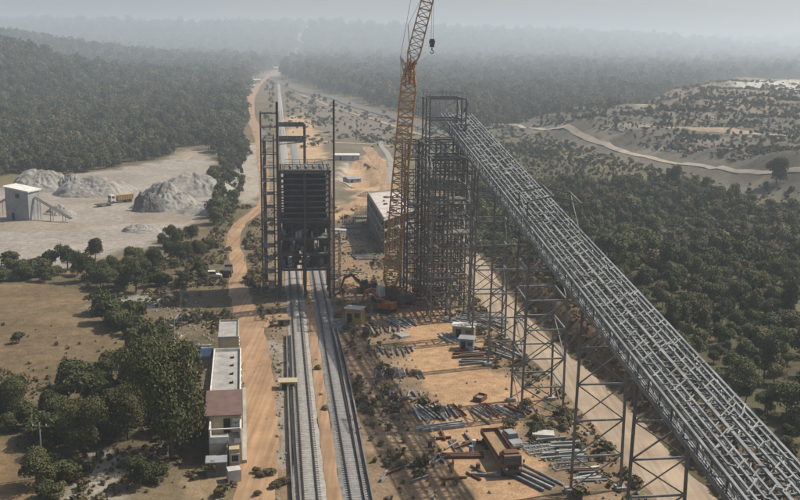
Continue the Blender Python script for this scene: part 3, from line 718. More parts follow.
    for x in (-.35, 5.8):
        mb.bar((x, 12.5, 0), (x, 12.5, 37.5), .45)
    for x in (-.35, 5.8): mb.bar((x, 18.5, 0), (x, 18.5, 37.5), .45)
    for z, h in ((37.3, .6), (34.0, .8)):
        for y in (12.5, 18.5): mb.bar((-.6, y, z), (6, y, z), .3, h)
        for x in (-.35, 5.8): mb.bar((x, 12.5, z), (x, 18.5, z), .3, h)
    mb.bar((-.35, 12.5, 33), (5.8, 18.5, 33), .2)
    for k in range(5): mb.bar((1+k, 12.5, 34), (1+k, 18.5, 34), .15)
    mb.build('rear_frame', M['steel_mid'], t)
    # stair tower on the left
    mb = MB()
    xs, ysx = (-3.9, -1.2), (0.5, 4.2)
    for x in xs:
        for y in ysx: mb.bar((x, y, 0), (x, y, 41 if x < -3 else 36), .24)
    mb.build('stair_tower_post', M['steel_dk'], t)
    ml = MB(); ms = MB()
    for k, z in enumerate(np.arange(3, 41, 2.9)):
        for y in ysx: ml.bar((xs[0], y, z), (xs[1]+.8, y, z), .2)
        for x in xs: ml.bar((x, ysx[0], z), (x, ysx[1], z), .2)
        if z < 36:
            a, b_ = (ysx[0], ysx[1]) if k % 2 else (ysx[1], ysx[0])
            ms.bar((-3.2, a, z), (-3.2, b_, z+2.9), .8, .12)
            ml.box((-2, 2.3, z), (1.5, 3.4, .08))
            for dz in (.6, 1.1): ml.bar((xs[0], ysx[0], z+dz), (xs[1], ysx[0], z+dz), .06)
    ml.build('landing', M['steel_mid'], t); ms.build('stair_flight', M['steel'], t)
    # right side scaffold with debris netting
    mb = MB()
    for x in (11.6, 13.2):
        for y in (0, 4, 8): mb.bar((x, y, 0), (x, y, 14 if x > 12 else 22), .12)
    for z in np.arange(1.8, 20, 1.8):
        for y in (0, 4, 8): mb.bar((11.5, y, z), (13.3 if z < 14 else 11.9, y, z), .1)
        if z < 14: mb.bar((13.2, 0, z), (13.2, 8, z), .1); mb.bar((11.6, 0, z), (13.2, 0, z+1.8), .08)
    mb.build('scaffold_pipe', M['steel_mid'], t)
build_silo()

# ================================================================== CRANE
def lattice(mb, a, b, w0, w1, step, ct=.16, bt=.09, side=None):
    a = Vector(a); b = Vector(b); d = (b-a); Ln = d.length; d.normalize()
    s = Vector(side or (1, 0, 0)); s = (s-d*s.dot(d)).normalized(); q = d.cross(s)
    def cor(f, i, j): w_ = (w0+(w1-w0)*f)/2; return a+d*(Ln*f)+s*(w_*i)+q*(w_*j)
    C4 = ((-1, -1), (1, -1), (1, 1), (-1, 1)); n = max(2, int(Ln/step))
    for c in C4: mb.bar(cor(0, *c), cor(1, *c), ct)
    for k in range(n):
        f, f2 = k/n, (k+1)/n
        for m in range(4):
            c, e = C4[m], C4[(m+1) % 4]
            mb.bar(cor(f, *(c if k % 2 else e)), cor(f2, *(e if k % 2 else c)), bt)
            mb.bar(cor(f2, *c), cor(f2, *e), bt)
    return mb
def build_crane():
    base = W(393, 303); base.z = 0
    t = thing('crawler_crane', 'tall yellow lattice boom crawler crane standing between the loading tower and the scaffold tower', 'crane', base)
    rz = R(35); c, s = math.cos(rz), math.sin(rz)
    def rot(x, y): return (x*c-y*s, x*s+y*c)
    for sd_ in (-1, 1):
        mb = MB(); o = rot(sd_*2.6, 0)
        prof = [(-4, .35), (-3.4, 0), (3.4, 0), (4, .35), (4.2, .75), (3.7, 1.25), (-3.7, 1.25), (-4.2, .75)]
        vs_ = []
        for k in (-.5, .5):
            for (y, z) in prof: p = rot(sd_*2.6+k, y); vs_.append((p[0], p[1], z))
        n = len(prof); mb.add(vs_, [tuple(range(n-1, -1, -1)), tuple(range(n, 2*n))]+[(i, (i+1) % n, (i+1) % n+n, i+n) for i in range(n)])
        mb.build('crawler_track', M['black'], t)
    mb = MB(); mb.box((0, 0, .95), (4.2, 3, .9), rz); mb.tube((0, 0, 1.4), (0, 0, 1.75), 1.3, n=16); mb.build('undercarriage', M['steel_dk'], t)
    mb = MB(); mb.box((*rot(0, -1.4), 2.6), (3, 6.4, 1.7), rz); mb.box((*rot(-.4, -2.6), 3.75), (2, 3, .6), rz)
    mb.build('upperworks', M['rust'], t)
    mb = MB(); p = rot(-2.2, 1.6); mb.box((*p, 2.75), (1.2, 2.0, 2.0), rz, (1, .8)); cab = mb.build('cab', M['white'], t)
    mb = MB(); p2 = rot(-2.2, 2.55); mb.box((*p2, 3.0), (1.0, .15, 1.1), rz); mb.build('windscreen', M['glass'], cab)
    mb = MB(); mb.box((*rot(0, -5.3), 2.4), (4.6, 1.5, 1.6), rz); mb.build('counterweight', M['steel_dk'], t)
    foot = Vector((*rot(0, 1.2), 2.6)); head = W(410, 68, 51.5)-base
    # bring the boom head to the crane's own depth
    dd = (base.y+3)/W(410, 68, 51.5).y
    fx = W(410, 68); cp = Vector((0, 0, CAMH)); ray = (W(410, 68)-cp); k = (base.y+1.5)/ray.y; head = cp+ray*k-base
    mb = MB(); knee = foot+(head-foot)*.93
    lattice(mb, foot+(head-foot)*.06, knee, 3.3, 3.1, 1.7, .32, .19); 
    lattice(mb, foot, foot+(head-foot)*.06, .9, 3.3, 1.2, .3, .17); lattice(mb, knee, head, 3.1, 1.7, 1.0, .3, .2)
    mb.build('boom', M['yellow'], t)
    # solid head section
    mb = MB(); mb.bar(head-Vector((0, 0, 3.2)), head+Vector((0, 0, 1.4)), .5, 1.6); mb.bar(head+Vector((-1.2, 0, -.6)), head+Vector((1.3, 0, 1.2)), .6, .8)
    for sx in (-1, 1): mb.bar(head+Vector((.9*sx, 0, -4)), head+Vector((.9*sx, 0, 1)), .3)
    mb.build('boom_head', M['orange'], t)
    def onray(px, py, yy):
        ray = W(px, py if py > 60 else 60)-cp
        u, v = px-400, 250-py
        u2 = u*math.cos(ROLL)-v*math.sin(ROLL); v2 = u*math.sin(ROLL)+v*math.cos(ROLL)
        dy = FPX*math.cos(PITCH)+v2*math.sin(PITCH); dz = -FPX*math.sin(PITCH)+v2*math.cos(PITCH)
        return cp+Vector((u2, dy, dz))*(yy/dy)-base
    Y = base.y+1.5
    tip = onray(434, -26, Y)
    mb = MB(); lattice(mb, head, head+(tip-head)*.16, 1.1, 2.6, 1.3, .24, .14); lattice(mb, head+(tip-head)*.16, head+(tip-head)*.86, 2.6, 2.3, 1.5, .24, .14); lattice(mb, head+(tip-head)*.86, tip, 2.1, .7, 1.2, .17, .1)
    mb.build('jib', M['yellow'], t)
    s1 = onray(400.5, 57, Y+.5); s2 = onray(404, 42, Y+.5)
    mb = MB(); 
    for dy in (-.7, .7):
        mb.bar(head+Vector((0, dy, -1.5)), s1+Vector((0, dy, 0)), .28); mb.bar(head+Vector((-.4, dy, .6)), s1+Vector((0, dy, 0)), .2)
        mb.bar(s1+Vector((0, dy, 0)), head+Vector((-.8, dy, -3.4)), .2)
    mb.bar(s1+Vector((0, -.7, 0)), s1+Vector((0, .7, 0)), .25)
    mb.build('jib_strut', M['white'], t)
    mb = MB()
    for dy in (-.5, .5):
        mb.bar(s1+Vector((0, dy, 0)), onray(416, -30, Y)+Vector((0, dy, 0)), .07)
        mb.bar(s1+Vector((0, dy, 0)), Vector((*rot(0, -5), 3.2))+Vector((0, dy, 0)), .06)
        mb.bar(head+Vector((.2, dy, .8)), onray(408, 25, Y)+Vector((0, dy, 0)), .12); mb.bar(onray(408, 25, Y)+Vector((0, dy, 0)), tip, .06)
    hk = onray(432, 45, Y)
    for dx in (-.22, .22): mb.bar((hk.x+dx, hk.y, hk.z+1), (hk.x+dx*.5, hk.y, tip.z), .06)
    mb.build('cable', M['cable'], t)
    mb = MB(); mb.box((hk.x, hk.y, hk.z+.4), (.95, .5, 1.7)); mb.tube((hk.x, hk.y-.28, hk.z+.6), (hk.x, hk.y+.28, hk.z+.6), .65, n=14); mb.bar((hk.x, hk.y, hk.z-.5), (hk.x, hk.y, hk.z-1.1), .25)
    for k in range(7):
        a0, a1 = R(90-40*k), R(90-40*(k+1)); mb.bar((hk.x+.35*math.cos(a0), hk.y, hk.z-1.4+.35*math.sin(a0)), (hk.x+.35*math.cos(a1), hk.y, hk.z-1.4+.35*math.sin(a1)), .16)
    mb.build('hook_block', M['steel_dk'], t)
build_crane()

# ================================================================== BUILDINGS
def build_concrete():
    H = 9.6
    p = [W(384, 219, H), W(368, 193, H), W(398, 190, H), W(417, 208, H)]
    base = Vector((p[0].x, p[0].y, 0)); loc = [(q-base) for q in p]; pl = [(q.x, q.y) for q in loc]
    t = thing('concrete_building', 'three storey bare concrete substation shell with pale flat roof beside the crane', 'building', base)
    c = Vector((sum(q[0] for q in pl)/4, sum(q[1] for q in pl)/4, 0))
    ins = [tuple((Vector((*q, 0))-c)*.955+c)[:2] for q in pl]
    MB().prism(ins, 0, H-.45).build('wall', M['conc_dk'], t)
    MB().prism([tuple((Vector((*q, 0))-c)*1.02+c)[:2] for q in pl], H-.44, H-.1).build('roof', M['roofpale'], t)
    mb = MB(); q = [Vector((*k, 0)) for k in pl]
    for i in range(4): mb.bar(q[i]+UP*(H+.18), q[(i+1) % 4]+UP*(H+.18), .25, .55)
    mb.build('parapet', M['conc'], t)
    mb = MB(); mw = MB()
    for i in range(4):
        a, b = q[i], q[(i+1) % 4]; n = max(3, int((b-a).length/5))
        for k in range(n+1): pp = a+(b-a)*k/n; mb.bar(pp, pp+UP*(H-.46), .45, .45)
        for z in (3.2, 6.4): mb.bar(a+UP*z, b+UP*z, .3, .5)
        for k in range(n):
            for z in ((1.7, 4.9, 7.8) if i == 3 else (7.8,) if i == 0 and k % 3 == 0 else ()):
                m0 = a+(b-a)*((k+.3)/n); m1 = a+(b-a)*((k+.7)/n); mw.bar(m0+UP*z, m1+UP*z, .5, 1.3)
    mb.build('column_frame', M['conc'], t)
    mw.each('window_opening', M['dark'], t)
    # rebar starters and scaffold on the near side
    mb = MB(); rnd = random.Random(2)
    for k in range(30):
        f = rnd.random(); pp = q[0]+(q[3]-q[0])*f+Vector((rnd.uniform(-3, 1), rnd.uniform(-3, -.5), 0)); mb.bar(pp, pp+UP*rnd.uniform(5, 12), .09)
    for z in np.arange(2, 10, 2): mb.bar(q[0]+Vector((-1, -2, z)), q[3]+Vector((1, -2, z)), .1)
    mb.build('scaffold_pipe', M['rust'], t)
    # roof clutter
    mb = MB()
    for k in range(9):
        f, g = rnd.uniform(.1, .9), rnd.uniform(.1, .9); pp = (q[0]*(1-f)+q[3]*f)*(1-g)+(q[1]*(1-f)+q[2]*f)*g
        mb.box((pp.x, pp.y, H+.1), (rnd.uniform(.6, 2), rnd.uniform(.4, 1.4), .4), rnd.random()*3)
    mb.each('roof_clutter', M['rust'], t)
    # open frame annexe to the right of the shell
    a = W(402, 268); b = W(420, 262)
    t2 = thing('frame_annexe', 'open concrete column frame against the right side of the bare concrete shell', 'building frame', (a.x, a.y, 0))
    d = (b-a)/3; e = DV*9/2
    mb = MB(); mc = MB()
    for i in range(4):
        for j in range(3): pp = d*i+e*j; MB().bar(pp, pp+UP*9.4, .4).build('column', M['conc'], t2)
    for z in (3.2, 6.4, 9.3):
        for j in range(3): mb.bar(e*j+UP*z, d*3+e*j+UP*z, .3, .45)
        for i in range(4): mb.bar(d*i+UP*z, d*i+e*2+UP*z, .3, .45)
    mb.build('beam', M['conc'], t2)
build_concrete()

def build_office():
    base = W(208, 478); base.z = 0
    t = thing('site_building', 'long narrow cream building with stepped flat grey roofs beside the dirt road', 'building', base)
    # local axes: x along CV-ish, y along the rail heading
    a = W(207, 478); b = W(241, 474)
    xw = 5.0
    hd = (W(225, 337, 5.5)-W(212, 408, 7.5)); hd = Vector((W(214, 352, 7).x-W(209, 405, 7).x, W(214, 352, 7).y-W(209, 405, 7).y, 0)).normalized()
    t.rotation_euler = (0, 0, math.atan2(-hd.x, hd.y)); rz = t.rotation_euler.z
    cz, sz = math.cos(-rz), math.sin(-rz)
    def L(p): q = Vector(p)-base; return (q.x*cz-q.y*sz, q.x*sz+q.y*cz)
    H = 6.6
    x0 = 0.0; x1 = L(W(241, 404, H))[0]
    yA = L(W(222, 409, H))[1]; yB = L(W(226, 392, H))[1]; yC = L(W(228, 350, H))[1]
    yD = L(W(230, 337, 5.6))[1]; yE = L(W(232, 320, 5.6))[1]
    print('office', x0, x1, yA, yB, yC, yD, yE)
    x1 = max(4.2, min(x1, 6.0))
    def blk(x, X, y, Y, z, Z, nm, m): return MB().box(((x+X)/2, (y+Y)/2, (z+Z)/2), (X-x, Y-y, Z-z)).build(nm, m, t)
    # main block with parapet
    blk(x0, x1, yB, yC, 0, H-.3, 'wall', M['cream']); blk(x0+.25, x1-.25, yB+.2, yC-.25, H-.298, H-.15, 'roof', M['roofconc'])
    mb = MB()
    for (p, q) in (((x0+.1, yB), (x0+.1, yC-.2)), ((x1-.1, yB), (x1-.1, yC-.2)), ((x0, yC-.1), (x1, yC-.1))): mb.bar((*p, H), (*q, H), .2, .6)
    mb.build('parapet', M['white'], t)
    mb = MB()
    for k in range(4):
        y = yB+(yC-yB)*(.2+.2*k); mb.box((x1*.66, y, H-.02), (.5, .2, .25)); mb.box((x1*.66+.25, y+.2, H-.02), (.15, .55, .25))
    mb.each('roof_upstand', M['dark'], t, 2)
    # maroon lean-to roof section
    mb = MB(); mb.add([(x0-.5, yA, H-.9), (x1+.1, yA, H-.9), (x1+.1, yB-.02, H+.35), (x0-.5, yB-.02, H+.35), (x0-.5, yA, H-1.02), (x1+.1, yA, H-1.02), (x1+.1, yB-.02, H+.23), (x0-.5, yB-.02, H+.23)],
        [(0, 1, 2, 3), (7, 6, 5, 4), (0, 4, 5, 1), (1, 5, 6, 2), (2, 6, 7, 3), (3, 7, 4, 0)]); mb.build('sheet_roof', M['maroon'], t)
    blk(x0, x1, yA+.3, yB-.02, 0, H-1.1, 'wall', M['cream'])
    # open upper terrace with low white walls, door and shelves
    yF = yA-3.2
    blk(x0+.1, x1, yF, yA+.28, 0, 2.9, 'wall', M['cream']); blk(x0+.1, x1, yF, yA+.28, 2.902, 3.05, 'terrace_floor', M['conc'])
    mb = MB()
    mb.bar((x0+.2, yF, 4.0), (x0+.2, yA+.2, 4.0), .2, 1.9); mb.bar((x1-.1, yF, 4.0), (x1-.1, yA+.2, 4.0), .2, 1.9)
    mb.bar((x0+.3, yF+.1, 3.5), (x1*.62, yF+.1, 3.5), .2, .9); mb.bar((x0+.2, yF+.1, 5.0), (x1-.1, yF+.1, 5.0), .16, .14)
    mb.bar((x1*.78, yF+.05, 3.3), (x1-.2, yF+.05, 3.3), .16, .6)
    mb.build('terrace_wall', M['white'], t)
    d = MB().box((x1*.55, yA+.25, 4.1), (.9, .1, 2.0)).build('door', M['dark'], t)
    mb = MB()
    for k in range(3): mb.box((x1*.83, yA+.2, 3.4+.75*k), (.9, .12, .5))
    mb.build('window', M['white'], t)
    # external stair
    yS = yF-1.4; mb = MB(); n = 12
    for k in range(n):
        f = k/n; mb.box((x0+.8+(x1*.6-.8)*f, yS+.7, 3.0*(f+1/n)/2), ((x1*.6-.8)/n, 1.2, 3.0*(f+1/n)))
    mb.build('stair', M['conc_dk'], t)
    mb = MB(); mb.bar((x0+.7, yS+.05, .95), (x1*.6, yS+.05, 3.95), .08); mb.bar((x0+.7, yS+.05, .6), (x1*.6, yS+.05, 3.6), .05)
    for k in range(9): f = k/8; mb.bar((x0+.7+(x1*.6-.7)*f, yS+.05, 3*f), (x0+.7+(x1*.6-.7)*f, yS+.05, .95+3*f), .06)
    mb.build('stair_rail', M['steel_dk'], t)
    blk(x1*.62, x1-.3, yS, yF-.02, 0, 2.7, 'wall', M['cream'])
    f = MB().box((x1*.8, yS-.05, 1.5), (1.2, .12, 1.2)).build('window', M['white'], t); MB().box((x1*.8, yS-.13, 1.5), (.85, .06, .85)).build('pane', M['glass'], f)
    blk(x0-.2, x1*.55, yS-2.2, yS-.1, 0, 1.9, 'porch', M['conc_dk']); blk(x0-.3, x1*.57, yS-2.3, yS-.05, 1.902, 2.05, 'porch_roof', M['sheet'])
    # white band down the road side
    mb = MB(); mb.bar((x1+.35, yF, .25), (x1+.35, yC-1, .25), .6, .5); mb.build('plinth', M['conc'], t)
    for k in range(6):
        y = yB+(yC-yB)*(.1+.15*k); f = MB().box((x1+.02, y, 4.6), (.12, 1.1, 1.2)).build('window', M['white'], t); MB().box((x1+.09, y, 4.6), (.05, .9, 1.0)).build('pane', M['glass'], f)
    # lower north block, standing clear of the main one
    X0, X1 = x0+.35, x1-.45; HN = 5.6; yG = max(yD, yC+1.2)
    blk(X0+.3, X1-.3, yC+.02, yG-.02, 0, 3.2, 'link_wall', M['conc'])
    blk(X0, X1, yG, yE, 0, HN-.3, 'wall', M['cream']); blk(X0+.2, X1-.2, yG+.2, yE-.2, HN-.298, HN-.2, 'roof', M['roofconc'])
    mb = MB()
    for (p, q) in (((X0+.1, yG), (X0+.1, yE)), ((X1-.1, yG), (X1-.1, yE)), ((X0, yE-.1), (X1, yE-.1)), ((X0+.2, yG+.1), (X1-.2, yG+.1))): mb.bar((*p, HN-.1), (*q, HN-.1), .2, .4)
    mb.build('parapet', M['conc'], t)
    mb = MB()
    for k in range(3): mb.box((X1+.03, yG+1+k*2, 3.4), (.12, .9, 1.1))
    mb.each('window', M['white'], t)
    mb = MB()
    for k in range(3): mb.bar((x1+.1, yB+1.5+k*3.2, .2), (x1+.1, yB+1.5+k*3.2, H-.5), .1)
    mb.each('drain_pipe', M['sheet'], t)
build_office()

def simple_shed(name, label, cat, p, size, rz, wallm, roofm, pitch=.15, group=None, openings=True):
    t = thing(name, label, cat, (p.x, p.y, p.z), rz, group); x, y, z = size
    MB().box((0, 0, z/2), (x, y, z)).build('wall', wallm, t)
    mb = MB(); r = y*pitch; e = .25
    A = [(-x/2-e, -y/2-e, z), (x/2+e, -y/2-e, z), (x/2+e, 0, z+r), (-x/2-e, 0, z+r), (x/2+e, y/2+e, z), (-x/2-e, y/2+e, z)]
    mb.add(A+[(a[0], a[1], a[2]+.09) for a in A], [(0, 3, 2, 1), (3, 5, 4, 2), (6, 7, 8, 9), (9, 8, 10, 11), (0, 1, 7, 6), (4, 5, 11, 10), (1, 2, 8, 7), (2, 4, 10, 8), (3, 0, 6, 9), (5, 3, 9, 11)])
    mb.build('roof', roofm, t)
    if openings:
        MB().box((-x*.22, -y/2-.03, min(1.05, z*.42)), (min(1, x*.3), .08, min(2, z*.75))).build('door', M['dark'], t)
        MB().box((x*.25, -y/2-.03, z*.6), (min(1.2, x*.3), .08, z*.3)).build('window', M['glass'], t)
    return t
simple_shed('shed', 'long white roofed shed in the clearing behind the loading tower', 'shed', G(346, 160), (13, 4.5, 2.6), R(6), M['sheet'], M['white'])
simple_shed('site_cabin', 'yellow site cabin beside the right track drain below the crane', 'cabin', W(355, 322), (3.4, 2.6, 3.0), R(-15), M['machine_y'], M['sack'], .05)
simple_shed('site_cabin', 'small cream cabin with white roof on the yard behind the gallery trestle', 'cabin', W(464, 337), (4.2, 2.6, 2.4), R(-12), M['cream'], M['white'], .05)
simple_shed('guard_hut', 'tiny pale flat hut on the left drain beside the tracks', 'hut', W(288, 388), (2.6, 1.7, 1.3), R(6), M['cream'], M['cream'], .02)
simple_shed('guard_hut', 'tiny brown hut at the track crossing left of the rails', 'hut', W(284, 325), (2.4, 1.5, 1.3), R(10), M['wood'], M['wood'], .02)
simple_shed('shed', 'small grey sheet shed in the pit behind the loading tower', 'shed', W(352, 182), (6, 5, 1.6), R(30), M['sheet'], M['sheet'])
for px, py, s, lab in ((257, 83, 1.6, 'small white building where the road enters the far trees'), (245, 79, 1.2, 'tiny white hut at the forest edge left of the far road'), (252, 88, 1.1, 'little white house below the far white building on the road'), (276, 70, 2, 'white building at the far end of the railway'),
                       (546, 78, 1.4, 'white block at the foot of the far wood'), (658, 103, 1.6, 'white shed on the far quarry edge')):
    if px == 546: continue
    g = G(px, py); simple_shed('small_building', lab, 'building', g, (7*s, 5*s, 3.2*s), R(10), M['white'], M['white'])

def build_hut():      # tall crusher house in the stone yard
    p = W(24, 219); t = thing('crusher_house', 'tall grey metal clad crusher house in the stone yard with white lean-to roof', 'industrial building', (p.x, p.y, 0), R(-14))
    w_, d_, H0, H1 = 8.2, 6, 9.2, 10.4
    mb = MB(); vs_ = [(-w_/2, -d_/2, 0), (w_/2, -d_/2, 0), (w_/2, d_/2, 0), (-w_/2, d_/2, 0), (-w_/2, -d_/2, H1), (w_/2, -d_/2, H0), (w_/2, d_/2, H0), (-w_/2, d_/2, H1)]
    F = [(3, 2, 1, 0), (4, 5, 6, 7), (0, 1, 5, 4), (1, 2, 6, 5), (2, 3, 7, 6), (3, 0, 4, 7)]
    mb.add(vs_, F); mb.build('wall', M['sheet'], t)
    mb = MB()
    mb.add([(-w_/2-.5, -d_/2-.5, H1+.12), (w_/2+.5, -d_/2-.5, H0-.02), (w_/2+.5, d_/2+.5, H0-.02), (-w_/2-.5, d_/2+.5, H1+.12), (-w_/2-.5, -d_/2-.5, H1+.5), (w_/2+.5, -d_/2-.5, H0+.36), (w_/2+.5, d_/2+.5, H0+.36), (-w_/2-.5, d_/2+.5, H1+.5)], F)
    mb.build('roof', M['white'], t)
    MB().box((.3, -d_/2-.03, 7.9), (1.5, .1, 1.4)).build('window', M['dark'], t)
    MB().box((-1.6, -d_/2-.03, 1.2), (1.1, .1, 2.4)).build('door', M['dark'], t)
    mb = MB()
    for k in range(12): x = -w_/2+.4+k*.67; mb.bar((x, -d_/2-.05, .1), (x, -d_/2-.05, H0-.6), .06)
    mb.build('cladding_rib', M['sheet'], t)
    # inclined feed conveyors on the right and left
    t2 = thing('feed_conveyor', 'inclined dusty belt conveyor sloping down right from the crusher house', 'conveyor', (p.x, p.y, 0), R(-14))
    mb = MB(); 
    for k in (-.5, .5): mb.bar((w_/2+.4, k, 7.2), (w_/2+13, k, 1), .18, .4)
    for k in range(14): f = k/14; mb.bar((w_/2+.4+12.6*f, -.5, 7.2-6.2*f), (w_/2+.4+12.6*f, .5, 7.2-6.2*f), .1)
    mb.build('frame', M['sheet'], t2); MB().bar((w_/2+.4, 0, 7.45), (w_/2+13, 0, 1.25), .8, .06).build('belt', M['black'], t2)
    mb = MB()
    for f in (.1, .45, .8):
        for k in (-.6, .6): mb.bar((w_/2+.4+12.6*f, k*1.3, 0), (w_/2+.4+12.6*f, k, 7.1-6.2*f), .15)
    mb.build('support_leg', M['steel'], t2)
    t3 = dup(t2, (p.x-1, p.y+6, 0), R(-14+170), 'inclined dusty belt conveyor leaving the frame left of the crusher house')
build_hut()

# ================================================================== STOCKPILES
def pile(px, py, rx, ry, h, label, m=M['dust'], seed=0, ridge=0, rz=0, dark=None):
    p = W(px, py); n = 90; a = np.linspace(-1.15, 1.15, n); X, Y = np.meshgrid(a, a, indexing='ij')
    r = np.hypot(X, Y); base = np.clip(1-r, 0, 1)
    e = np.hypot(np.clip(np.abs(X)-ridge, 0, 9)/(1-ridge+1e-6), Y); base = np.clip(1-e, 0, 1)
    Xw = X+.35*(fbm(X*2+seed, Y*2, seed+5)-.5); Yw = Y+.35*(fbm(X*2+seed, Y*2, seed+6)-.5)
    e = np.hypot(np.clip(np.abs(Xw)-ridge, 0, 9)/(1-ridge+1e-6), Yw); base = np.clip(1-e, 0, 1)
    pk = np.zeros_like(X); rg = np.random.default_rng(seed)
    for _ in range(7):                                             # overlapping tipped cones
        cx, cy = rg.uniform(-.5, .5, 2)*np.array([1, .7]); hh = rg.uniform(.4, .8)
        pk = np.maximum(pk, hh-np.hypot(X-cx, Y-cy)*1.05)
    Z = h*np.maximum(base**.95*.9, pk*np.clip(base*5, 0, 1))*(.85+.3*fbm(X*2.2+seed*7, Y*2.2, seed))+h*.17*(np.abs(fbm(X*5+seed, Y*5, seed+3, 5)-.5)*2-.25)*np.clip(base*4, 0, 1)
    Z += h*.10*np.abs(np.sin(np.arctan2(Y, X)*9+6*fbm(X*3, Y*3, seed)))*base*(1-base)*2
    Z = np.where(base <= 0, -.3, Z)
    idx = np.arange(n*n).reshape(n, n); F = np.stack([idx[:-1, :-1], idx[1:, :-1], idx[1:, 1:], idx[:-1, 1:]], -1).reshape(-1, 4)
    me = npmesh('stockpile', np.stack([X*rx, Y*ry, Z], -1).reshape(-1, 3), F, [m], smooth=True)
    o = link('stockpile', me, None, (p.x, p.y, hz(p.x, p.y)), rz); tag(o, label, 'stockpile', 'heaps of crushed stone in the yard'); return o
pile(167, 207, 12.5, 10, 9.0, 'largest pale stone heap with a dark shaded gully, right of the yellow tipper', seed=3, rz=R(-20), ridge=.22)
pile(150, 211, 6.5, 4.5, 7.6, 'steep heap coloured dark as the shaded left face of the largest pale heap', M['dark_fill'], seed=9)  # dark colour stands for the shaded face of the largest heap
pile(196, 193, 15, 12, 8.5, 'broad pale heap at the right end of the stone yard', seed=5, ridge=.3, rz=R(15))
pile(93, 194, 14, 9, 7.0, 'long flat topped grey heap behind the open yard', seed=6, ridge=.4)
pile(42, 188, 13, 9, 8.5, 'tall grey heap directly behind the crusher house', seed=7, ridge=.35)
pile(72, 189, 6, 6, 8, 'narrow grey heap between the two long back heaps', M['dust'], seed=17)
pile(118, 190, 7, 6, 4.5, 'small rounded heap just behind the yellow tipper', seed=8)
pile(142, 231, 6.5, 4.2, 2.6, 'low front heap near the bushes of the stone yard', seed=11)
pile(60, 214, 5.5, 4, 3.6, 'small dark dusty heap at the foot of the feed conveyor', seed=12)
pile(205, 212, 10, 8, 3.2, 'low heap spreading toward the bushes at the yard corner', seed=13, ridge=.2)
pile(246, 180, 4, 3, 2.2, 'small brown heap beside the dirt road left of the stair tower', M['paledirt'], seed=14)
pile(372, 196, 6, 4, 2.6, 'brown spoil heap left of the concrete shell', M['dirt'], seed=15)
pile(345, 290, 5, 3.5, 2.2, 'orange spoil heap at the right foot of the loading tower', M['dirt'], seed=16)

# ================================================================== VEHICLES
def wheel(t, x, y, r, w_=.35, axis='y'):
    d = Vector((0, w_/2, 0)) if axis == 'y' else Vector((w_/2, 0, 0))
    c = Vector((x, y, r)); o = MB().tube(c-d, c+d, r, n=16).build('wheel', M['black'], t)
    MB().tube(c-d*1.08, c+d*1.08, r*.5, n=10).build('rim', M['steel_dk'], o)
def flat_truck():
    a = W(487, 432, 1.0); b = W(515, 474, 1.0); mid = (a+b)/2; d = (b-a); L = d.length; rz = math.atan2(d.y, d.x)
    t = thing('flatbed_truck', 'brown flatbed truck with its cab facing the camera on the orange yard', 'truck', (mid.x, mid.y, 0), rz)
    L = max(10, min(L, 12.5)); 
    MB().box((-1.2, 0, 1.35), (L-2.9, 2.5, .25)).build('bed', M['wood'], t)
    mb = MB()
    for s in (-1, 1): mb.bar((-L/2+.3, s*1.2, 1.75), (L/2-2.7, s*1.2, 1.75), .08, .55)
    mb.bar((-L/2+.3, -1.15, 1.75), (-L/2+.3, 1.15, 1.75), .08, .55); mb.bar((L/2-2.75, -1.15, 2.0), (L/2-2.75, 1.15, 2.0), .1, 1.1)
    mb.build('side_board', M['rust'], t)
    mb = MB(); mb.bar((-L/2+.3, -.5, 1.05), (L/2-.3, -.5, 1.05), .15, .3); mb.bar((-L/2+.3, .5, 1.05), (L/2-.3, .5, 1.05), .15, .3); mb.build('chassis', M['steel_dk'], t)
    c = MB().box((L/2-1.3, 0, 1.95), (2.2, 2.4, 2.1), 0, (.88, .94)).build('cab', M['cab'], t)
    MB().box((L/2-.2, 0, 2.4), (.12, 2.0, .8)).build('windscreen', M['glass'], c)
    MB().box((L/2-.1, 0, 1.0), (.25, 2.3, .4)).build('bumper', M['steel_dk'], c)
    for s in (-1, 1): MB().box((L/2-.08, s*.9, 1.35), (.1, .3, .22)).build('headlight', M['white'], c); MB().box((L/2-1.2, s*1.19, 2.4), (.9, .06, .7)).build('window', M['glass'], c)
    MB().box((L/2-1.5, 0, 3.1), (1.2, 1.9, .2)).build('roof_rack', M['rust'], c)
    for s in (-1, 1): MB().box((L/2-.15, s*1.4, 2.3), (.08, .22, .45)).build('mirror', M['black'], c)
    MB().box((L/2-.16, 0, 1.55), (.1, 1.5, .4)).build('grille', M['black'], c)
    for x in (L/2-1.2, -L/2+1.6, -L/2+2.9):
        for s in (-1, 1): wheel(t, x, s*1.05, .52)
    return t
flat_truck()
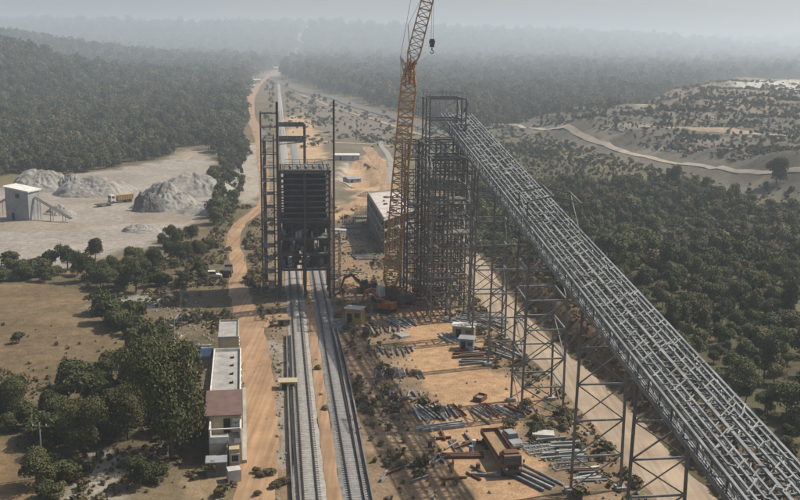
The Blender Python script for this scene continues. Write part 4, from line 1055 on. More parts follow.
def tipper():
    a = W(106, 204); b = W(134, 201); d = b-a; rz = math.atan2(d.y, d.x); mid = (a+b)/2
    t = thing('tipper_truck', 'yellow tipper truck with white cab parked in front of the largest stone heap', 'truck', (mid.x, mid.y, 0), rz)
    L = 9.5
    mb = MB(); mb.box((1.5, 0, 1.9), (6.2, 2.5, 1.7), 0, (1.04, 1.1)); mb.build('tipper_body', M['machine_y'], t)
    mb = MB()
    for k in range(7): x = -1.4+k*.95; mb.bar((x, -1.28, 1.1), (x, -1.38, 2.7), .12)
    mb.bar((-1.6, -1.38, 2.78), (4.7, -1.38, 2.78), .12); mb.build('body_rib', M['machine_y'], t)
    c = MB().box((-3.1, 0, 1.9), (2.0, 2.4, 2.2), 0, (.85, .95)).build('cab', M['white'], t)
    MB().box((-4.08, 0, 2.3), (.1, 2, .8)).build('windscreen', M['glass'], c); MB().box((-3.1, -1.2, 2.3), (.9, .08, .7)).build('window', M['glass'], c)
    MB().box((0, 0, .85), (9, 1, .35)).build('chassis', M['steel_dk'], t)
    for x in (-3.2, 2.2, 3.6):
        for s in (-1, 1): wheel(t, x, s*1.05, .52)
    t = thing('low_trailer', 'low dark flat trailer parked left of the yellow tipper', 'trailer', tuple(W(104, 206)), rz)
    MB().box((0, 0, .75), (6, 2.3, .25)).build('deck', M['steel_dk'], t)
    for x in (-1.8, 1.8):
        for s in (-1, 1): wheel(t, x, s*1.0, .35)
tipper()
def excavator(p, rz, label, m, reach=1.0):
    t = thing('excavator', label, 'excavator', (p.x, p.y, 0), rz, 'excavators on the site')
    for s in (-1, 1):
        prof = [(-1.9, .15), (-1.6, 0), (1.6, 0), (1.9, .15), (2.1, .45), (1.8, .85), (-1.8, .85), (-2.1, .45)]; mb = MB(); vs_ = []
        for k in (-.28, .28):
            for (x, z) in prof: vs_.append((x, s*1.15+k, z))
        n = 8; mb.add(vs_, [tuple(range(n)), tuple(range(2*n-1, n-1, -1))]+[(i, i+n, (i+1) % n+n, (i+1) % n) for i in range(n)]); mb.build('crawler_track', M['black'], t)
    mb = MB(); mb.box((-.5, 0, 1.65), (3.2, 2.5, 1.1)); mb.box((-1.9, 0, 1.7), (.7, 2.5, 1.3)); mb.tube((0, 0, .8), (0, 0, 1.1), .7, n=12); mb.build('house', m, t)
    c = MB().box((.6, .75, 2.3), (1.5, .95, 1.5), 0, (.85, .95)).build('cab', m, t); MB().box((1.3, .75, 2.4), (.1, .8, 1.0)).build('windscreen', M['glass'], c); MB().box((.6, 1.24, 2.45), (1.0, .05, .8)).build('window', M['glass'], c)
    mb = MB(); mb.bar((1, -.2, 1.9), (3.4, -.2, 4.3), .42, .6); mb.bar((3.3, -.2, 4.3), (5.2*reach, -.2, 3.6), .4, .5); mb.build('boom', m, t)
    mb = MB(); mb.bar((5.1*reach, -.2, 3.7), (5.9*reach, -.2, 1.5), .3, .4); mb.build('stick', m, t)
    mb = MB(); x = 5.9*reach; mb.add([(x-.2, -.8, 1.5), (x+.3, -.8, 1.4), (x-.1, -.8, .5), (x-.9, -.8, .6), (x-.2, .4, 1.5), (x+.3, .4, 1.4), (x-.1, .4, .5), (x-.9, .4, .6)], [(0, 1, 2, 3), (7, 6, 5, 4), (0, 4, 5, 1), (1, 5, 6, 2), (2, 6, 7, 3), (3, 7, 4, 0)]); mb.build('bucket', M['steel_dk'], t)
    mb = MB(); mb.tube((1.4, .15, 1.7), (2.9, .1, 3.4), .1); mb.tube((1.4, -.55, 1.7), (2.9, -.5, 3.4), .1); mb.tube((3.3, -.2, 4.75), (5.0*reach, -.2, 4.1), .1); mb.build('hydraulic_ram', M['steel_lt'], t)
excavator(W(385, 312), R(150), 'orange excavator with its arm reaching left toward the spoil heap beside the crane', M['orange'])
excavator(W(366, 292), R(200), 'dark rusty excavator working at the foot of the spoil heap behind the yellow cabin', M['rust'])
def jeep(p, rz, label, m, name='parked_car', L=4.4):
    t = thing(name, label, 'car', (p.x, p.y, 0), rz, 'vehicles parked on the site')
    b = MB(); prof = [(-L/2, .45), (-L/2, 1.0), (-L/2+.15, 1.1), (L*.22, 1.08), (L/2-.1, .95), (L/2, .6), (L/2, .4)]
    vs_ = [(x, -.85, z) for x, z in prof]+[(x, .85, z) for x, z in prof]; n = len(prof)
    b.add(vs_, [tuple(range(n)), tuple(range(2*n-1, n-1, -1))]+[(i, i+n, (i+1) % n+n, (i+1) % n) for i in range(n)]); b.build('body', m, t)
    c = MB().box((-.35, 0, 1.4), (L*.52, 1.55, .62), 0, (.78, .88)).build('cabin', M['glass'], t); MB().box((-.35, 0, 1.74), (L*.4, 1.3, .07)).build('roof', m, c)
    for x in (-L*.31, L*.31):
        for s in (-1, 1): wheel(t, x, s*.78, .33, .2)
    for s in (-1, 1): MB().box((L/2+.01, s*.6, .72), (.06, .3, .16)).build('headlight', M['white'], t)
jeep(W(511, 444), R(-70), 'small silver grey car parked beside the cab of the flatbed truck', M['sheet'])
simple_shed('site_cabin', 'small cabin with pale blue roof in front of the cream cabin', 'cabin', W(467, 349), (2.6, 2.2, 2.2), R(-12), M['blue'], M['sheet'], .04)
jeep(W(213, 278), R(5), 'white pickup parked left of the dirt road bend', M['white'])
def lorry_small(p, rz, label, m):
    t = thing('small_truck', label, 'truck', (p.x, p.y, 0), rz, 'small trucks standing on the site')
    c = MB().box((2.1, 0, 1.4), (1.4, 1.9, 1.7), 0, (.85, .95)).build('cab', m, t); MB().box((2.75, 0, 1.7), (.1, 1.6, .6)).build('windscreen', M['glass'], c)
    MB().box((-.8, 0, 1.3), (4.2, 2.0, .9)).build('cargo_box', M['steel_dk'], t); MB().box((0, 0, .6), (5, .9, .25)).build('chassis', M['steel_dk'], t)
    for x in (2.0, -1.8):
        for s in (-1, 1): wheel(t, x, s*.85, .42)
lorry_small(W(228, 275), R(95), 'dark small truck standing beside the dirt road above the tower shadow', M['steel_dk'])
lorry_small(W(425, 296), R(5), 'small truck with brown load parked on the orange apron under the tall tower', M['rust'])
lorry_small(W(439, 296), R(5), 'small truck with grey cab at the front right foot of the tall tower', M['sheet'])

# ================================================================== YARD MATERIAL
def beam_protos():
    P = {}
    mb = MB(); mb.ibeam((-4, 0, .2), (4, 0, .2), .3, .4); P['beam'] = (mb, 'steel_beam')
    mb = MB(); mb.tube((-4, 0, .16), (4, 0, .16), .16, n=10); P['pipe'] = (mb, 'steel_pipe')
    mb = MB()
    for s in (-1, 1): mb.bar((-4.5, s*.5, .12), (4.5, s*.5, .12), .14, .22)
    for k in range(10): mb.bar((-4.5+k, -.5, .12), (-4.5+k, .5, .12), .1)
    for k in range(9): mb.bar((-4.5+k, -.5 if k % 2 else .5, .12), (-3.5+k, .5 if k % 2 else -.5, .12), .07)
    P['frame'] = (mb, 'lattice_panel')
    return P
ORD = ['first', 'second', 'third', 'fourth', 'fifth', 'sixth', 'seventh', 'eighth', 'ninth', 'tenth', 'eleventh', 'twelfth', 'thirteenth', 'fourteenth', 'fifteenth', 'sixteenth', 'seventeenth', 'eighteenth', 'nineteenth', 'twentieth']
def number_left_to_right(objs):
    objs.sort(key=lambda o: PX(o.location.x, o.location.y, o.location.z)[0])
    for k, o in enumerate(objs): o['label'] = o['label']+', '+('leftmost' if k == 0 else 'rightmost' if k == len(objs)-1 else ORD[k]+' from left')
PRO = beam_protos(); META = {}
def stock(kind, matn, x, y, z, rz, sc, label, group):
    key = (kind, matn)
    if key not in META:
        me_o = PRO[kind][0].build(PRO[kind][1], M[matn]); META[key] = me_o; o = me_o
    else:
        o = META[key].copy(); scene.collection.objects.link(o)
    o.location = (x, y, z); o.rotation_euler = (0, 0, rz); o.scale = (sc, 1, 1)
    tag(o, label, {'beam': 'steel beam', 'pipe': 'pipe', 'frame': 'steel frame'}[kind], group); return o
def cluster(px, py, n, ang, jit, sx, sy, kinds, mats_, label, group, seed, lmin=.5, lmax=1.1, lay=1, ord_=True):
    rnd = random.Random(seed); c = W(px, py); a = R(ang); d = Vector((math.cos(a), math.sin(a), 0)); nrm = Vector((-d.y, d.x, 0)); made = []
    for k in range(n):
        f = (k/(max(1, n-1))-.5) if ord_ else rnd.uniform(-.5, .5)
        p = c+nrm*(f*sy)+d*rnd.uniform(-sx/2, sx/2)
        kd = rnd.choice(kinds); z = hz(p.x, p.y)+.03+(rnd.choice(range(lay))*.4)
        nm = {'beam': 'steel beam', 'pipe': 'steel pipe', 'frame': 'lattice steel panel'}[kd]
        made.append(stock(kd, rnd.choice(mats_), p.x, p.y, z, a+R(rnd.uniform(-jit, jit)), rnd.uniform(lmin, lmax), nm+' '+label, nm+'s '+group))
    number_left_to_right(made)
S1 = ['steel_lt', 'steel', 'steel_mid', 'rust']
H_ = 97
cluster(386, 332, 9, H_, 8, 3, 7, ['beam', 'pipe'], S1, 'in the row just below the orange excavator', 'below the excavator', 1, .4, .7)
cluster(392, 352, 9, H_, 8, 3, 8, ['beam', 'pipe'], S1, 'in the second yard row below the excavator', 'in the second row', 2, .4, .7)
cluster(399, 374, 8, H_-6, 10, 2, 7, ['beam', 'pipe', 'frame'], S1, 'in the third yard row left of the clearing', 'in the third row', 3, .35, .6)
cluster(405, 396, 8, H_-6, 14, 2, 7, ['beam', 'pipe'], S1, 'in the fourth row left of the orange clearing', 'in the fourth row', 4, .35, .6)
cluster(437, 413, 9, H_+8, 10, 1.5, 6.5, ['beam', 'frame'], S1, 'in the fan shaped stack below the clearing', 'in the fan shaped stack', 5, .5, .75)
cluster(440, 428, 3, 22, 4, 1, 1.3, ['beam'], ['steel_lt'], 'lying crosswise below the fan shaped stack', 'below the fan shaped stack', 6, .8, 1.0)
cluster(402, 323, 4, 115, 5, 1, 4, ['beam', 'frame'], ['steel_lt', 'steel'], 'at the clearing corner beside the excavator', 'at the clearing corner', 7, .7, .9)
cluster(418, 402, 6, 30, 40, 3, 5, ['beam', 'pipe'], S1, 'strewn loosely left of the fan shaped stack', 'strewn by the fan shaped stack', 27, .25, .5, ord_=False)
cluster(500, 412, 11, 118, 14, 3, 8, ['frame', 'beam', 'pipe'], S1, 'in the tangled heap left of the four-legged trestle', 'in the tangled heap', 8, .4, .8, 2)
cluster(461, 318, 10, 150, 12, 4, 8, ['beam', 'pipe', 'frame'], S1, 'stacked behind the cream cabin under the gallery', 'behind the cream cabin', 9, .4, .8)
cluster(482, 322, 12, 128, 10, 5, 9, ['beam', 'pipe', 'frame'], S1, 'laid along the haul road behind the cabin', 'along the haul road', 10, .6, 1.1)
cluster(500, 350, 9, 126, 8, 5, 6, ['beam', 'pipe'], S1, 'laid along the haul road beside the four-legged trestle', 'beside the four-legged trestle', 11, .7, 1.1)
cluster(450, 338, 4, 118, 5, 1, 3, ['frame', 'beam'], ['steel_lt'], 'along the right edge of the orange clearing', 'at the right clearing edge', 12, .6, .8)
cluster(474, 360, 6, 10, 12, 3, 5, ['beam', 'pipe'], S1, 'in front of the cream cabin', 'in front of the cream cabin', 13, .5, .8)
cluster(476, 352, 2, 15, 8, 3, 2, ['beam'], ['rust'], 'dark and long just in front of the cabin', 'just in front of the cabin', 14, .9, 1)
cluster(566, 456, 12, 12, 6, 2.5, 9, ['pipe', 'beam', 'frame'], ['steel_lt', 'steel', 'steel_lt'], 'in the pale pile by the two-legged trestle', 'in the pale pile', 15, .4, .65, 2)
cluster(545, 452, 5, 15, 6, 2, 5, ['frame', 'beam'], ['steel_lt'], 'near the small silver car', 'left of the pale pile', 16, .35, .5)
cluster(585, 475, 7, 12, 8, 2, 4, ['beam', 'pipe'], S1, 'at the foot of the two-legged trestle', 'at the trestle foot', 17, .35, .6)
cluster(532, 478, 4, 128, 3, 1, 3.4, ['beam', 'pipe'], ['steel_lt', 'steel'], 'long and slanting behind the truck cab', 'slanting at the bottom', 18, .8, 1.1)
cluster(460, 457, 3, 5, 3, 1, 1, ['beam'], ['rust'], 'rusty and long left of the flatbed truck', 'left of the flatbed truck', 19, .7, .8)
cluster(455, 442, 8, 60, 50, 5, 6, ['beam', 'pipe', 'frame'], ['rust', 'steel_mid'], 'scattered below the fan shaped stack', 'scattered in the brown dirt', 20, .25, .6, ord_=False)
cluster(440, 475, 12, 60, 70, 9, 12, ['beam', 'pipe'], ['rust', 'steel_mid', 'steel'], 'scattered in the brown dirt at the bottom centre', 'scattered at the bottom', 21, .2, .5, ord_=False)
cluster(363, 256, 8, 12, 4, 1, 10, ['beam'], ['steel_lt', 'steel'], 'in the ladder frame by the loading tower', 'in the ladder like frame', 22, .6, .8)
cluster(363, 256, 3, 102, 2, 1, 5.5, ['beam'], ['steel_dk'], 'crossing under the ladder frame by the tower', 'under the ladder like frame', 23, 1.1, 1.3)
cluster(345, 245, 8, 60, 50, 6, 12, ['pipe', 'beam'], S1, 'strewn at the right foot of the loading tower', 'strewn by the loading tower', 24, .25, .5, ord_=False)
cluster(350, 275, 10, 40, 60, 8, 10, ['pipe', 'beam'], S1, 'strewn between the spoil heap and the ladder frame', 'strewn by the spoil heap', 25, .25, .5, ord_=False)
cluster(450, 288, 12, 10, 20, 10, 6, ['pipe', 'beam'], S1, 'strewn along the base of the tall tower', 'along the tower base', 26, .25, .5, ord_=False)
cluster(187, 318, 10, 95, 6, 1, 3.4, ['pipe', 'frame'], ['steel_lt', 'steel'], 'piled upright of the north end of the cream building', 'north of the cream building', 28, .4, .6)
cluster(180, 345, 14, 50, 60, 6, 10, ['pipe', 'beam'], ['steel_lt', 'wood', 'steel'], 'strewn on the rubble beside the big tree', 'on the rubble by the big tree', 29, .2, .45, ord_=False)
cluster(350, 232, 3, 80, 6, 2, 5, ['frame'], ['steel'], 'leaning flat near the concrete shell pit', 'near the concrete shell', 30, .6, .9)
cluster(345, 322, 4, 30, 6, 1, 2, ['beam'], ['sheet'], 'beside the yellow cabin and the drain', 'beside the yellow cabin', 31, .4, .6)

def boxthing(name, px, py, size, rz, label, cat, m, z=0):
    p = W(px, py); o = MB().box((0, 0, size[2]/2), size, 0, (.97, .97)).build(name, m, None, (p.x, p.y, hz(p.x, p.y)+z+.02), rz=rz); tag(o, label, cat); return o
boxthing('water_tank', 234, 480, (1.7, 1.5, 1.6), R(20), 'small pale water tank at the near end of the cream building', 'water tank', M['sack'])
def skip(px, py, s, rz, label, m):
    p = W(px, py); t = thing('material_skip', label, 'skip', (p.x, p.y, 0), rz); x, y, z = s
    mb = MB(); mb.bar((-x/2, -y/2, z/2), (x/2, -y/2, z/2), .08, z); mb.bar((-x/2, y/2, z/2), (x/2, y/2, z/2), .08, z); mb.bar((-x/2, -y/2+.05, z/2), (-x/2, y/2-.05, z/2), .08, z); mb.bar((x/2, -y/2+.05, z/2), (x/2, y/2-.05, z/2), .08, z)
    mb.build('side', m, t); MB().box((0, 0, z*.3), (x-.12, y-.12, z*.5)).build('load', M['stone'], t)
boxthing('tarpaulin_stack', 543, 437, (3.2, 2.0, .7), R(-5), 'pale tarpaulin covered stack right of the small silver car', 'covered stack', M['sack'])
boxthing('tarpaulin_stack', 340, 231, (4.5, 2.6, .5), R(-15), 'pale flat sheet stack at the right foot of the loading tower', 'sheet stack', M['sack'])
boxthing('sheet_stack', 205, 355, (2.4, 5.6, .5), R(6), 'pale blue sheets lying against the left wall of the cream building', 'sheet stack', M['blue'])
boxthing('concrete_slab', 402, 336, (2.2, 3.2, .4), R(30), 'pale concrete slab among the beam rows by the excavator', 'slab', M['conc'])
boxthing('concrete_slab', 384, 300, (2.6, 1.4, .8), R(10), 'pale block just below the crane tracks', 'block', M['sack'])
skip(340, 330, (3.5, 1.6, 1.1), R(20), 'low grey skip at the head of the right drain', M['sheet'])
skip(473, 335, (3.2, 1.5, .9), R(20), 'rusty skip just right of the cream cabin', M['rust'])
skip(480, 400, (2.2, 1.4, .8), R(60), 'small rusty skip at the edge of the tangled steel heap', M['rust'])
skip(203, 268, (3, 1.8, 1.0), R(10), 'pale skip left of the white pickup by the road bend', M['sack'])
def drum(px, py, label, m):
    p = W(px, py); o = MB().tube((0, 0, 0), (0, 0, .9), .3, n=14); o.tube((0, 0, .3), (0, 0, .34), .32, n=14); o.tube((0, 0, .6), (0, 0, .64), .32, n=14)
    tag(o.build('oil_drum', m, None, (p.x, p.y, .02)), label, 'drum', 'oil drums in the yard')
for k, (px, py, m) in enumerate(((474, 446, 'white'), (471, 452, 'blue'), (478, 470, 'rust'), (430, 447, 'rust'), (398, 412, 'steel_dk'))):
    drum(px, py, ['white drum left of the flatbed truck', 'blue drum left of the flatbed truck', 'rusty drum near the front wheel of the flatbed truck', 'rusty drum in the brown dirt below the fan shaped stack', 'dark drum left of the fourth beam row'][k], M[m])
# poles
def pole(px, py, h, r, label, cat, m, arms=0, group=None, lean=(0, 0)):
    p = G(px, py); t = thing('utility_pole' if arms else 'timber_pole', label, cat, p, 0, group)
    MB().tube((0, 0, 0), (lean[0], lean[1], h), r, r*.65, 8).build('pole_shaft', m, t)
    for k in range(arms):
        MB().bar((-1, 0, h-.5-k*.9), (1, 0, h-.5-k*.9), .12).build('crossarm', M['steel_dk'], t)
        for s in (-.85, 0, .85): MB().tube((s, 0, h-.42-k*.9), (s, 0, h-.2-k*.9), .06, n=6).build('insulator', M['white'], t)
pole(43, 478, 7.5, .12, 'grey utility pole among the lower left bushes', 'pole', M['conc'], 1)
pole(165, 342, 5.5, .07, 'thin bare pole left of the rubble near the big tree', 'pole', M['sack'])
pole(174, 352, 8.5, .08, 'taller bare pole in the rubble behind the big tree', 'pole', M['sack'], lean=(.4, 0))
pole(182, 330, 9, .07, 'slender grey pole standing at the north end of the rubble', 'pole', M['steel'])
pole(504, 152, 8, .15, 'utility pole standing on the scrub behind the gallery top', 'pole', M['conc'], 1)
pole(625, 100, 14, .3, 'distant pole on the far quarry edge', 'pole', M['conc'], 0)
# far twin towers on the horizon right
for k, (px, py) in enumerate(((714, 74), (718, 74))):
    pass

# retaining pieces and pit frames behind the loading tower
def rebar_cage(px, py, w_, d_, h, label, m=M['rust']):
    p = W(px, py); t = thing('rebar_cage', label, 'rebar cage', (p.x, p.y, hz(p.x, p.y)), HEAD); mb = MB(); rnd = random.Random(int(px))
    for x in np.linspace(-w_/2, w_/2, 7):
        for y in (-d_/2, d_/2): mb.bar((x, y, 0), (x, y, h*rnd.uniform(.8, 1.1)), .1)
    for z in np.linspace(.5, h*.8, 4):
        for y in (-d_/2, d_/2): mb.bar((-w_/2, y, z), (w_/2, y, z), .08)
    mb.build('bar', m, t); MB().box((0, 0, .3), (w_+.6, d_+.6, .6)).build('footing', M['conc_dk'], t)
rebar_cage(349, 228, 4, 3, 4.5, 'rebar cage starter left of the concrete shell')
rebar_cage(361, 218, 4, 3, 4.5, 'rebar cage starter behind the left one near the concrete shell')
rebar_cage(420, 285, 3, 3, 2.5, 'low rebar cage at the left foot of the tall tower')

# ================================================================== VEGETATION
def crown_arrays(nl, leaf, w_, h, base, seed, lobes=7, fuzz=.18):
    rg = np.random.default_rng(seed); V = []
    L = []
    for k in range(lobes):
        a = rg.uniform(0, 2*np.pi); rr = w_*.33*math.sqrt(rg.random()); z = base+h*rg.uniform(.28, .78)
        s = w_*rg.uniform(.20, .34); L.append((rr*math.cos(a), rr*math.sin(a), z, s, s*rg.uniform(.7, 1.1)*min(1.4, h/w_)))
    L.append((0, 0, base+h*.62, w_*.30, h*.36))
    L = np.array(L); wts = L[:, 3]**2; k = rg.choice(len(L), nl, p=wts/wts.sum()); Lk = L[k]
    d = rg.normal(size=(nl, 3)); d /= np.linalg.norm(d, axis=1)[:, None]; d[:, 2] = np.where(d[:, 2] < -.35, -d[:, 2], d[:, 2])
    r = 1-np.abs(rg.normal(0, fuzz, nl)); r += rg.normal(0, .06, nl)
    C = Lk[:, :3]+d*r[:, None]*np.stack([Lk[:, 3], Lk[:, 3], Lk[:, 4]], -1)
    nrm = d+rg.normal(0, .45, (nl, 3)); nrm /= np.linalg.norm(nrm, axis=1)[:, None]
    t = np.cross(nrm, rg.normal(size=(nl, 3))); t /= np.linalg.norm(t, axis=1)[:, None]; b = np.cross(nrm, t)
    s = leaf*rg.uniform(.6, 1.35, nl)[:, None]; a2 = rg.uniform(.55, 1.0, nl)[:, None]
    q = np.stack([C-t*s*.5-b*s*.35*a2, C+t*s*.45-b*s*.5*a2+nrm*s*.1, C+t*s*.55+b*s*.4*a2, C-t*s*.4+b*s*.5*a2-nrm*s*.08], 1)
    return q.reshape(-1, 3), np.arange(nl*4).reshape(nl, 4)
def trunk_mb(h, w_, seed, r=.16):
    rnd = random.Random(seed); mb = MB(); top = Vector((rnd.uniform(-.3, .3), rnd.uniform(-.3, .3), h*.55))
    mb.tube((0, 0, -.4), top, r, r*.6, 7)
    for k in range(5):
        a = rnd.uniform(0, 6.28); s = top*rnd.uniform(.55, 1); mb.tube(s, s+Vector((math.cos(a)*w_*.3, math.sin(a)*w_*.3, h*rnd.uniform(.18, .35))), r*.5, r*.15, 5)
    return mb
def tree_proto(nl, leaf, w_, h, base, seed, lm, lobes=7, combined=True, r=.16):
    V, F = crown_arrays(nl, leaf, w_, h-base, base, seed, lobes)
    if not combined:
        me = npmesh('crown', V, F, [M[lm]]); tm = trunk_mb(h, w_, seed, r)
        mt = bpy.data.meshes.new('trunk'); mt.from_pydata(tm.v, [], tm.f); mt.materials.append(M['bark']); mt.update()
        return me, mt
    tm = trunk_mb(h, w_, seed, r); quads = [f for f in tm.f if len(f) == 4]
    V2 = np.array([tuple(v) for v in tm.v]); F2 = np.array(quads)+len(V)
    me = npmesh('tree', np.concatenate([V, V2]), np.concatenate([F, F2]), [M[lm], M['bark']], np.array([0]*len(F)+[1]*len(F2)))
    return me
# instanced woods -------------------------------------------------
def wood(name, label, pts, protos, cat=None, tilt=0.0):
    """pts: (n,6) x y z scale rot idx; one object, instanced trees"""
    pc = bpy.data.collections.new(name+'_source')
    for i, me in enumerate(protos):
        o = bpy.data.objects.new('%s_%02d' % ('plant', i), me); pc.objects.link(o)
    me = bpy.data.meshes.new(name); n = len(pts); me.vertices.add(n); me.vertices.foreach_set('co', pts[:, :3].astype(np.float32).ravel())
    for k, (nm, ty) in enumerate((('scl', 'FLOAT'), ('rot', 'FLOAT'), ('pick', 'INT'))):
        at = me.attributes.new(nm, ty, 'POINT'); at.data.foreach_set('value', pts[:, 3+k].astype(np.int32 if ty == 'INT' else np.float32))
    o = link(name, me); struct(o, 'stuff', label)
    ng = bpy.data.node_groups.new(name, 'GeometryNodeTree')
    ng.interface.new_socket('Geometry', in_out='INPUT', socket_type='NodeSocketGeometry'); ng.interface.new_socket('Geometry', in_out='OUTPUT', socket_type='NodeSocketGeometry')
    N = ng.nodes; l = ng.links; gi = N.new('NodeGroupInput'); go = N.new('NodeGroupOutput')
    ci = N.new('GeometryNodeCollectionInfo'); ci.inputs['Collection'].default_value = pc; ci.inputs['Separate Children'].default_value = True; ci.inputs['Reset Children'].default_value = True
    ip = N.new('GeometryNodeInstanceOnPoints'); ip.inputs['Pick Instance'].default_value = True
    def attr(nm, ty):
        a = N.new('GeometryNodeInputNamedAttribute'); a.data_type = ty; a.inputs['Name'].default_value = nm; return a.outputs['Attribute']
    cx = N.new('ShaderNodeCombineXYZ'); l.new(attr('rot', 'FLOAT'), cx.inputs['Z'])
    sx = N.new('ShaderNodeCombineXYZ'); a = attr('scl', 'FLOAT')
    for k in 'XYZ': l.new(a, sx.inputs[k])
    l.new(gi.outputs[0], ip.inputs['Points']); l.new(ci.outputs[0], ip.inputs['Instance']); l.new(attr('pick', 'INT'), ip.inputs['Instance Index'])
    l.new(cx.outputs[0], ip.inputs['Rotation']); l.new(sx.outputs[0], ip.inputs['Scale']); l.new(ip.outputs[0], go.inputs[0])
    md = o.modifiers.new('scatter', 'NODES'); md.node_group = ng
    return o
def scatter(y0, y1, s0, yk, umax=.62, seed=0):
    """jittered grid in world; spacing grows with distance beyond yk"""
    rg = np.random.default_rng(seed); out = []; y = y0
    while y < y1:
        s = s0*max(1.0, y/yk); xs = np.arange(-umax*(y+60), umax*(y+60), s)
        out.append(np.stack([xs+rg.uniform(-.48, .48, len(xs))*s, y+rg.uniform(-.48, .48, len(xs))*s, np.full(len(xs), s/s0)], -1)); y += s
    return np.concatenate(out)
P_FL = [(-600, 70), (-600, 230), (-20, 186), (20, 172), (60, 172), (150, 162), (195, 148), (236, 140), (246, 126), (240, 108), (246, 88), (252, 76), (266, 70), (262, 45), (-600, 20)]
P_FM = [(284, 72), (286, 80), (310, 86), (400, 112), (440, 124), (470, 132), (560, 122), (620, 116), (690, 92), (730, 84), (1400, 84), (1400, 30), (262, 30), (272, 66)]
P_FR = [(455, 175), (480, 150), (520, 142), (600, 165), (640, 172), (680, 186), (770, 208), (1400, 240), (2600, 900), (1200, 900), (760, 560), (720, 500), (690, 452), (640, 400), (585, 345), (545, 318), (510, 272), (470, 240), (455, 215)]
P_S1 = [(520, 140), (560, 142), (620, 148), (690, 155), (800, 165), (1000, 180), (1000, 200), (860, 198), (780, 186), (700, 166), (640, 158), (560, 150)]
P_S2 = [(480, 134), (560, 124), (640, 120), (720, 118), (1000, 130), (1000, 165), (720, 150), (600, 145), (520, 136)]
P_COR = [(284, 90), (300, 94), (400, 123), (470, 142), (470, 182), (430, 190), (424, 160), (395, 150), (340, 150), (300, 150), (284, 130)]
P_GRN = [(205, 150), (240, 145), (246, 160), (240, 200), (232, 232), (214, 232), (216, 205), (225, 190), (222, 165)]
P_MID = [(264, 140), (272, 100), (270, 84), (282, 84), (284, 110), (276, 200), (268, 200)]
def pxpoly_dens(x, y):
    px, py, d = PX(x, y, hterr(x, y)*0); 
    xw = px+(vnoise(x/15, y/15, 7)-.5)*14; yw = py+(vnoise(x/18, y/18, 9)-.5)*np.clip(40*200/np.maximum(y, 1), 2, 30)
    D = np.zeros(len(x))
    far = y > 2200; global LOW
    D = np.where(inpoly(xw, yw, P_FL), .95, D); D = np.where(inpoly(xw, yw, P_FM), .97, D); D = np.where(inpoly(xw, yw, P_FR), 1.0, D)
    n = fbm(x/28, y/28, 55)
    D = np.where(inpoly(xw, yw, P_S1), np.where(n > .42, .95, .3), D); D = np.where(inpoly(xw, yw, P_S2), np.where(n > .50, .95, .25), D)
    D = np.where(inpoly(xw, yw, P_MID), .45, D)
    LOW = (inpoly(xw, yw, P_S1) | inpoly(xw, yw, P_S2) | inpoly(xw, yw, P_MID) | inpoly(xw, yw, P_COR)) & ~inpoly(xw, yw, P_FM)
    LOW = LOW | ((PX(x, y, 0*x)[1] < 185) & inpoly(xw, yw, P_FR))
    D = np.where(inpoly(xw, yw, P_COR), np.where(n > .6, .25, .02), D); D = np.where(inpoly(px, py, P_GRN), .8, D)
    D = np.where(far, .97, D)
    gap = fbm(x/12, y/12, 77)
    D = np.where((y < 420) & (gap < .34), D*.22, D)
    s = x-road_x(y); D = np.where((y < 245) & (s < 12.5) & (x > 0), 0, D)
    q = [tuple(W(*p)[:2]) for p in [(500, 128), (560, 139), (600, 148), (640, 158), (700, 173), (740, 183), (790, 191), (860, 205)]]; D = np.where(dpoly(x, y, q, False) < 11, 0, D)
    vr = wpoly([(272, 76), (300, 62), (316, 57)]); D = np.where(dpoly(x, y, vr, False) < 22, D*.05, D)
    rw = [tuple((midL+dT*t)[:2]) for t in (0, 1500)]; D = np.where(dpoly(x, y, rw, False) < 7, 0, D)
    q = [tuple(W(*p)[:2]) for p in LR]; D = np.where(dpoly(x, y, q, False) < 5, 0, D)
    return D
dims = [(5.6, 8.4), (4.2, 9.6), (6.6, 7.2), (5.0, 7.8), (3.6, 6.2), (6.0, 9.2)]
pF = [tree_proto(760, .58, w_, h_, .3, 100+k, 'leafF', 6+k) for k, (w_, h_) in enumerate(dims)]+[tree_proto(240, .5, 5.0, 7.5, .8, 117, 'leafB', 8)]+[tree_proto(520, .55, w_, h_, .3, 130+k, 'leafH', 6+k) for k, (w_, h_) in enumerate(dims[:3])]
dimr = [(5.2, 6.0), (4.0, 6.8), (6.4, 5.4), (4.6, 5.2), (3.2, 4.2), (5.6, 7.0), (4.8, 6.0)]
pR = [tree_proto(1300, .40, w_, h_, .3, 200+k, 'leafR', 6+k) for k, (w_, h_) in enumerate(dimr[:6])]+[tree_proto(300, .36, 4.4, 5.4, .6, 217, 'leafB', 8)]+[tree_proto(900, .36, w_, h_, .3, 230+k, 'leafH', 6+k) for k, (w_, h_) in enumerate(dimr[:3])]
near_proto = [tree_proto(3600, .24, w_, h_, .3, 300+k, 'leafR', 6+k, combined=False) for k, (w_, h_) in enumerate(dimr)]+[tree_proto(2600, .24, w_, h_, .3, 330+k, 'leafH', 6+k, combined=False) for k, (w_, h_) in enumerate(dimr[:3])]
C_ = scatter(80, 9000, 3.3, 430, seed=5)
keep = RNG.random(len(C_)) < pxpoly_dens(C_[:, 0], C_[:, 1]); C_ = C_[keep]; LOW = LOW[keep]
cz = hterr(C_[:, 0], C_[:, 1]); gz = np.where(C_[:, 1] > 0, cz, 0)
ppx, ppy, dd = PX(C_[:, 0], C_[:, 1], gz+3)
vis = (ppx > -60) & (ppx < 870) & (ppy < 560) & (ppy > -40)
inframe = (ppx > 0) & (ppx < 800) & (ppy < 500)
